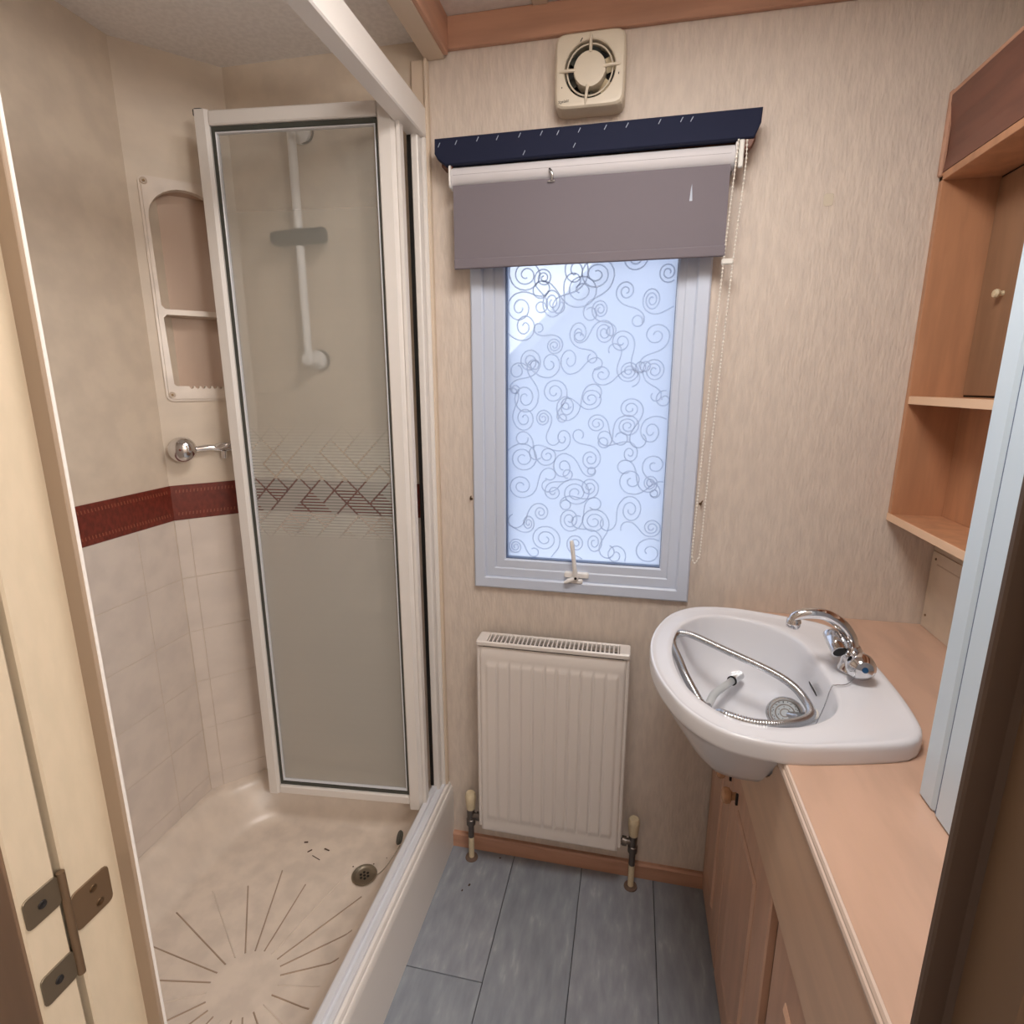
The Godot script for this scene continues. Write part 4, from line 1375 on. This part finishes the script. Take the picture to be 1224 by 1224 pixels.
func build_tap() -> void:
	var t := thing("basin_tap", "chrome basin mixer tap with curved spout and blue-dotted knob", "tap", Vector3(0.42, 0.875, 0.335))
	begin()
	lathe([Vector2(0, 0), Vector2(0.022, 0), Vector2(0.021, 0.006), Vector2(0.018, 0.012), Vector2(0.016, 0.03), Vector2(0.017, 0.042), Vector2(0.012, 0.05), Vector2(0, 0.052)], Vector3.ZERO, Vector3.UP, 24)
	tube(PackedVector3Array([Vector3(-0.002, 0.026, -0.035), Vector3(-0.002, 0.026, 0.035)]), 0.0145, 16)
	commit("body", M.chrome, t)
	begin()
	var sp := spline([Vector3(0.0, 0.035, 0.0), Vector3(-0.006, 0.062, 0.0), Vector3(-0.024, 0.088, 0.0), Vector3(-0.052, 0.105, 0.0), Vector3(-0.082, 0.106, 0.0), Vector3(-0.102, 0.099, 0.0), Vector3(-0.107, 0.088, 0.0)], 6)
	var rr := []
	for i in sp.size(): rr.append(lerpf(0.0125, 0.0088, float(i) / sp.size()))
	tube(sp, rr, 16)
	lathe([Vector2(0, 0), Vector2(0.011, 0), Vector2(0.0125, 0.003), Vector2(0.0125, 0.014), Vector2(0.011, 0.017), Vector2(0, 0.018)], Vector3(-0.107, 0.076, 0.0), Vector3(0.15, 1, 0), 20)
	commit("spout", M.chrome, t)
	for s in [1.0, -1.0]:
		begin()
		lathe([Vector2(0, 0), Vector2(0.013, 0), Vector2(0.016, 0.006), Vector2(0.0225, 0.012), Vector2(0.0245, 0.022), Vector2(0.022, 0.033), Vector2(0.0145, 0.041), Vector2(0.0, 0.043)], Vector3(0.0, 0.027, 0.022 * s), Vector3(0, 0.12, s), 28)
		var kn := commit("knob", M.chrome, t)
		begin()
		lathe([Vector2(0, 0), Vector2(0.0052, 0), Vector2(0.0046, 0.0014), Vector2(0, 0.0018)], Vector3(0, 0.0325, 0.0645 * s), Vector3(0, 0.12, s), 14)
		tag(commit("indicator_dot", mat(col(24, 74, 116), 0.3) if s > 0 else M.border, kn), "blue dot on the chrome knob" if s > 0 else "red dot on the chrome knob")
	begin()   # cradle for the hand shower, leaning on the body
	var ax := Vector3(0.12, -0.42, 0.9).normalized()
	lathe([Vector2(0, 0), Vector2(0.0125, 0), Vector2(0.0135, 0.003), Vector2(0.0128, 0.006), Vector2(0.0137, 0.009), Vector2(0.0128, 0.012), Vector2(0.0137, 0.016), Vector2(0.0137, 0.046), Vector2(0.0112, 0.046), Vector2(0.0105, 0.036), Vector2(0, 0.036)], Vector3(-0.037, 0.066, -0.012), ax, 24)
	tube(PackedVector3Array([Vector3(-0.034, 0.052, 0.016), Vector3(-0.014, 0.036, 0.014), Vector3(0.0, 0.03, 0.01)]), 0.0065, 10)
	commit("handset_cradle", M.chrome, t)
	begin()
	lathe([Vector2(0, 0.0455), Vector2(0.0108, 0.0455), Vector2(0.0108, 0.0462), Vector2(0, 0.0462)], Vector3(-0.037, 0.066, -0.012), ax, 20)
	commit("cradle_socket", M.black, t)
	# plug and chain
	var p := thing("basin_plug", "small basin plug on a fine chain hanging from the tap into the bowl", "plug", Vector3(0.345, 0.79, 0.40))
	begin()
	lathe([Vector2(0, 0), Vector2(0.014, 0), Vector2(0.0165, 0.005), Vector2(0.016, 0.009), Vector2(0.004, 0.011), Vector2(0.003, 0.017), Vector2(0, 0.018)], Vector3(0.0, -0.018, 0.022), Vector3(-0.55, 0.8, 0.1), 20)
	commit("plug", M.pewter, p)
	begin()
	var path := spline([Vector3(0.075, 0.092, -0.03), Vector3(0.05, 0.0875, -0.002), Vector3(0.03, 0.087, 0.005), Vector3(0.022, 0.083, 0.008), Vector3(0.012, 0.045, 0.014), Vector3(-0.004, 0.0, 0.022)], 10)
	tube(path, 0.001, 6)
	commit("chain", M.chrome_soft, p)

func build_hose() -> void:
	var t := thing("hand_shower", "chrome flexible shower hose coiled in the washbasin with round spray head", "hand shower", Vector3(0.22, 0.76, 0.37))
	var o := Vector3(0.22, 0.76, 0.37)
	var P := [[0.245, 0.768, 0.214], [0.219, 0.768, 0.251], [0.19, 0.775, 0.303], [0.168, 0.79, 0.377], [0.147, 0.83, 0.437], [0.124, 0.852, 0.389], [0.113, 0.858, 0.322], [0.105, 0.861, 0.27], [0.109, 0.863, 0.233], [0.123, 0.863, 0.213], [0.148, 0.862, 0.213], [0.208, 0.855, 0.255], [0.288, 0.845, 0.312], [0.323, 0.838, 0.353], [0.333, 0.835, 0.404], [0.324, 0.844, 0.455], [0.295, 0.857, 0.502], [0.251, 0.866, 0.535], [0.213, 0.87, 0.545], [0.181, 0.87, 0.536], [0.166, 0.862, 0.515], [0.170, 0.825, 0.47], [0.2, 0.785, 0.445], [0.245, 0.766, 0.415], [0.285, 0.768, 0.385]]
	var pts := []
	for q in P: pts.append(Vector3(q[0], q[1], q[2]) - o)
	# smooth white tail with chrome ferrule
	begin()
	tube(spline(pts.slice(0, 4), 8), 0.0078, 14)
	tag(commit("plain_tail", M.hose_grey, t), "plain grey end of the hose")
	begin()
	var d: Vector3 = (pts[0] - pts[1]).normalized()
	lathe([Vector2(0, -0.004), Vector2(0.0095, -0.004), Vector2(0.0105, 0.0), Vector2(0.0105, 0.03), Vector2(0.0085, 0.032), Vector2(0.0085, 0.024), Vector2(0, 0.024)], pts[0] - d * 0.006, d, 20)
	commit("ferrule", M.chrome_soft, t)
	begin()
	lathe([Vector2(0.0082, -0.0075), Vector2(0.0105, -0.0075), Vector2(0.0105, -0.004), Vector2(0.0082, -0.004)], pts[0] - d * 0.006, d, 20)
	commit("rubber_ring", M.black, t)
	# ribbed metal hose
	var path := spline(pts.slice(3), 26)
	var even := PackedVector3Array()
	var rr := []
	var left := 0.0
	for i in path.size() - 1:
		var L := path[i].distance_to(path[i + 1])
		while left <= L:
			even.append(path[i].lerp(path[i + 1], left / L)); left += 0.0014
		left -= L
	for i in even.size(): rr.append(0.0072 + [0.0007, 0.0006, -0.0012][i % 3])
	begin()
	tube(even, rr, 12)
	commit("hose", M.chrome_soft, t)
	# spray head lying on the bowl floor
	var hc := Vector3(0.312, 0.782, 0.36) - o
	var ax := Vector3(-0.3, 0.75, 0.5).normalized()
	begin()
	lathe([Vector2(0, -0.022), Vector2(0.012, -0.02), Vector2(0.026, -0.008), Vector2(0.033, 0.0), Vector2(0.034, 0.005), Vector2(0.031, 0.008), Vector2(0.029, 0.0065), Vector2(0, 0.0065)], hc, ax, 32)
	tube(spline([hc - ax * 0.006, hc + Vector3(0.022, 0.008, 0.022), hc + Vector3(0.026, 0.03, 0.05), hc + Vector3(0.02, 0.052, 0.075)], 6), 0.011, 14)
	var hd := commit("spray_head", M.chrome_soft, t)
	begin()
	lathe([Vector2(0, 0.0055), Vector2(0.0285, 0.0055), Vector2(0.0285, 0.0068), Vector2(0, 0.0072)], hc, ax, 32)
	commit("spray_face", M.spray, hd)
	var u := ax.cross(Vector3.RIGHT).normalized()
	var v := ax.cross(u)
	for k in 3:
		var ring := PackedVector3Array()
		var r: float = [0.008, 0.0165, 0.0255][k]
		for i in 28: ring.append(hc + ax * 0.0065 + (u * cos(TAU * i / 28) + v * sin(TAU * i / 28)) * r)
		begin()
		tube(ring, 0.0013, 6, true)
		commit("spray_ring", M.pewter, hd)
	begin()
	for q in [[10, 0.0205], [18, 0.0225], [7, 0.012]]:
		for i in q[0]:
			var a: float = TAU * i / q[0]
			lathe([Vector2(0, 0), Vector2(0.0011, 0), Vector2(0.0009, 0.0012), Vector2(0, 0.0013)], hc + ax * 0.0064 + (u * cos(a) + v * sin(a)) * q[1], ax, 6)
	commit("nozzles", M.dark, hd).set_meta("kind", "stuff")

# ---------------------------------------------------------------- wall cabinet
func build_cabinet() -> void:
	var t := thing("wall_cabinet", "open light wood wall cabinet with shelf and dark cornice above the worktop", "cabinet", Vector3(0.583, 1.095, 0))
	var W := 0.106
	var Lz := 0.628
	begin()
	span(Vector3(0, 0, 0.0), Vector3(W, 0.71, 0.015), 0.001)
	commit("side_panel", M.wood_cab, t)
	begin()
	span(Vector3(0, 0.0, 0.015), Vector3(W, 0.015, Lz), 0.001)
	var bt := commit("bottom_shelf", M.wood_cab, t)
	begin()
	span(Vector3(-0.002, -0.001, 0.002), Vector3(0.0, 0.016, Lz), 0.0006)
	commit("edge_band", M.shelf_edge, bt)
	begin()
	span(Vector3(0.004, 0.262, 0.015), Vector3(W - 0.004, 0.276, Lz), 0.001)
	var sh := commit("middle_shelf", M.wood_cab, t)
	begin()
	prism(pv([0.0, 0.261, 0.004, 0.2605, 0.004, 0.2775, 0.0, 0.277]), Vector3(0.0, 0, 0.016), Vector3.RIGHT, Vector3.UP, Vector3(0, 0, Lz - 0.016))
	commit("edge_band", M.shelf_edge, sh)
	begin()
	span(Vector3(0.0, 0.7, 0.0), Vector3(W, 0.715, Lz), 0.001)
	commit("top_panel", M.wood_cab, t)
	begin()
	span(Vector3(W - 0.004, 0.015, 0.015), Vector3(W, 0.262, Lz), 0.001)
	commit("back_panel", M.wood_cab, t)
	begin()
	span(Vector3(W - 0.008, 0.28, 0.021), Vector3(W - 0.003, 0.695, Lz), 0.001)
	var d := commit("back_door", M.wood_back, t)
	begin()
	span(Vector3(W - 0.003, 0.277, 0.015), Vector3(W - 0.0005, 0.7, Lz), 0.0)
	commit("door_gap", M.black, t)  # black sheet that draws the shadow line round the door
	begin()
	lathe([Vector2(0, 0), Vector2(0.005, 0), Vector2(0.0045, 0.005), Vector2(0.0075, 0.008), Vector2(0.0085, 0.012), Vector2(0.0065, 0.016), Vector2(0, 0.017)], Vector3(W - 0.008, 0.472, 0.098), Vector3.LEFT, 20)
	tag(commit("knob", M.old_cap, d), "small cream knob")
	begin()   # dark cornice leaning out at the top
	prism(pv([-0.001, 0.715, W, 0.715, W, 0.862, 0.002, 0.862, -0.004, 0.853, -0.004, 0.836, 0.001, 0.80, 0.003, 0.75]), Vector3(0, 0, 0.0), Vector3.RIGHT, Vector3.UP, Vector3(0, 0, Lz))
	var co := commit("cornice", M.wood_dark, t)
	begin()
	tube(PackedVector3Array([Vector3(0.003, 0.855, 0.001), Vector3(0.003, 0.855, Lz - 0.002)]), 0.008, 12)
	span(Vector3(-0.006, 0.708, 0.0), Vector3(0.004, 0.862, 0.012), 0.003)
	commit("cornice_bead", M.trim_side, co)

# ---------------------------------------------------------------- doorway
func build_doorway() -> void:
	var t := thing("door_1", "open cream bathroom door with its frame and brown hinge at the left edge", "door", Vector3(-0.52, 0, 1.0), 0.0, "", "structure")
	begin()
	span(Vector3(-0.036, 0.0, -0.02), Vector3(0.0, 2.02, 0.0525), 0.002)
	commit("hinge_jamb", M.frame_cream, t)
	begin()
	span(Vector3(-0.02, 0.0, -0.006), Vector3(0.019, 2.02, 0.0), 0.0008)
	commit("door_stop", M.stop_shade, t)
	begin()
	span(Vector3(0.0165, 0.0, -0.0075), Vector3(0.0196, 2.02, -0.0035), 0.0008)
	commit("stop_edge", M.alu_white, t)
	# leaf folded right back against the passage wall
	begin()
	span(Vector3(-0.70, 0.012, 0.0595), Vector3(0.0, 1.99, 0.0945), 0.002)
	var leaf := commit("leaf", M.frame_cream, t)
	begin()
	span(Vector3(-0.699, 0.014, 0.0935), Vector3(-0.0015, 1.988, 0.0965), 0.001)
	commit("leaf_face", M.leaf_face, leaf)
	# hinge: one plate on the jamb between two on the leaf
	begin()
	prism(rounded(0.0115, 0.862, 0.0525, 0.906, 0.006, 3), Vector3(0.0, 0, 0), Vector3.BACK, Vector3.UP, Vector3(0.0018, 0, 0), 0.0005)
	var hj := commit("hinge_plate", M.hinge, t)
	begin()
	tube(PackedVector3Array([Vector3(0.002, 0.818, 0.0562), Vector3(0.002, 0.94, 0.0562)]), 0.0036, 12)
	commit("hinge_knuckle", M.hinge, t)
	for y in [[0.907, 0.94], [0.818, 0.851]]:
		begin()
		prism(rounded(0.059, y[0], 0.0915, y[1], 0.005, 3), Vector3(0.0, 0, 0), Vector3.BACK, Vector3.UP, Vector3(0.0018, 0, 0), 0.0005)
		var hp := commit("hinge_plate", M.hinge_leaf, t)
		begin()
		lathe([Vector2(0, 0.0015), Vector2(0.0042, 0.0015), Vector2(0.0036, 0.003), Vector2(0.001, 0.0025), Vector2(0, 0.0018)], Vector3(0, (y[0] + y[1]) / 2, 0.076), Vector3.RIGHT, 14)
		commit("screw", M.dark, hp)
	for q in [[0.894, 0.03], [0.873, 0.026]]:
		begin()
		lathe([Vector2(0, 0.0015), Vector2(0.0042, 0.0015), Vector2(0.0036, 0.003), Vector2(0.001, 0.0025), Vector2(0, 0.0018)], Vector3(0, q[0], q[1]), Vector3.RIGHT, 14)
		commit("screw", M.brass, hj)
	# right-hand post of the doorway
	var p := thing("trim", "dark brown door post at the right edge of the doorway", "door post", Vector3(0.263, 0, 1.0), 0.0, "", "structure")
	begin()
	span(Vector3(0.0, 0.0, -0.02), Vector3(0.036, 2.02, 0.06), 0.003)
	commit("strike_jamb", M.post_brown, p)
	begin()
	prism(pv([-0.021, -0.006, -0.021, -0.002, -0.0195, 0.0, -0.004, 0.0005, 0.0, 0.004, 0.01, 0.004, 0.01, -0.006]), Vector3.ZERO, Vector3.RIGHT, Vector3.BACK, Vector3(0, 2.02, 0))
	commit("door_stop", M.post_shade, p)
	begin()
	span(Vector3(-0.84 + 0.04, 1.995, -0.02), Vector3(0.04, 2.025, 0.05), 0.002)
	commit("head_jamb", M.frame_cream, p)

# ---------------------------------------------------------------- small things and the world outside
func build_small() -> void:
	for h in [[-0.411, 1.10, "tiny bent tie-back hook on the wall left of the window"], [0.172, 1.112, "tiny bent tie-back hook on the wall behind the bead chain"]]:
		var t := thing("wall_hook", h[2], "hook", Vector3(h[0], h[1], 0), 0.0, "blind tie-back hooks")
		begin()
		tube(spline([Vector3(0, 0, -0.002), Vector3(0, 0, 0.008), Vector3(0.001, 0.006, 0.011), Vector3(0.003, 0.01, 0.009)], 5), 0.0016, 8)
		commit("hook", M.brass, t)
		begin()
		lathe([Vector2(0, 0), Vector2(0.004, 0), Vector2(0.003, 0.0015), Vector2(0, 0.002)], Vector3.ZERO, Vector3.BACK, 12)
		commit("backplate", M.brass, t)
	for s in [[-0.395, 0.139, 0.004], [-0.41, 0.16, 0.003], [-0.33, 0.03, 0.003]]:
		var o := Vector3(s[0], 0.0, s[1])
		begin()
		TF = Transform3D(Basis(Vector3.UP, s[1] * 9.0), o)
		prism(rounded(-s[2], -s[2] * 0.6, s[2], s[2] * 0.6, s[2] * 0.5, 3), Vector3.ZERO, Vector3.RIGHT, Vector3.BACK, Vector3(0, 0.0015, 0), 0.0004)
		var g := commit("floor_crumb", M.dirt)
		tag(g, ["dark crumb on the grey floor between threshold and radiator", "tiny dark crumb on the floor nearest the shower threshold", "tiny dark crumb on the floor at the skirting under the radiator"][int(names["floor_crumb"]) - 1], "crumb", "floor crumbs")
		g.set_meta("label", g.get_meta("label"))
	# outside the window
	begin()
	span(Vector3(-30, -0.5, -30), Vector3(30, -0.4, -0.3), 0.0)
	struct(commit("ground", M.ground), "pale ground outside, blurred by the window glass", "ground")
	var n := thing("neighbouring_building", "blue-grey gabled building outside, blurred through the window glass", "building", Vector3(2.6, -0.4, -7.0))
	begin()
	prism(pv([-5.2, 0.0, 6.6, 0.0, 6.6, 2.2, 1.1, 7.6, -5.2, 1.15]), Vector3.ZERO, Vector3.RIGHT, Vector3.UP, Vector3(0, 0, -6.0))
	commit("body", M.caravan, n)
	begin()
	prism(pv([-5.4, 0.95, 1.1, 7.6, 6.8, 2.0, 6.9, 2.15, 1.1, 7.85, -5.5, 1.1]), Vector3(0, 0, 0.15), Vector3.RIGHT, Vector3.UP, Vector3(0, 0, -6.3))
	commit("roof", M.caravan_roof, n)

func _ready() -> void:
	make_materials()
	set_up()
	build_shell()
	build_window()
	build_blind()
	build_fan()
	build_radiator()
	build_tray()
	build_shower_frame()
	build_shower_door()
	build_shower_fittings()
	build_vanity()
	build_basin()
	build_cabinet()
	build_doorway()
	build_small()
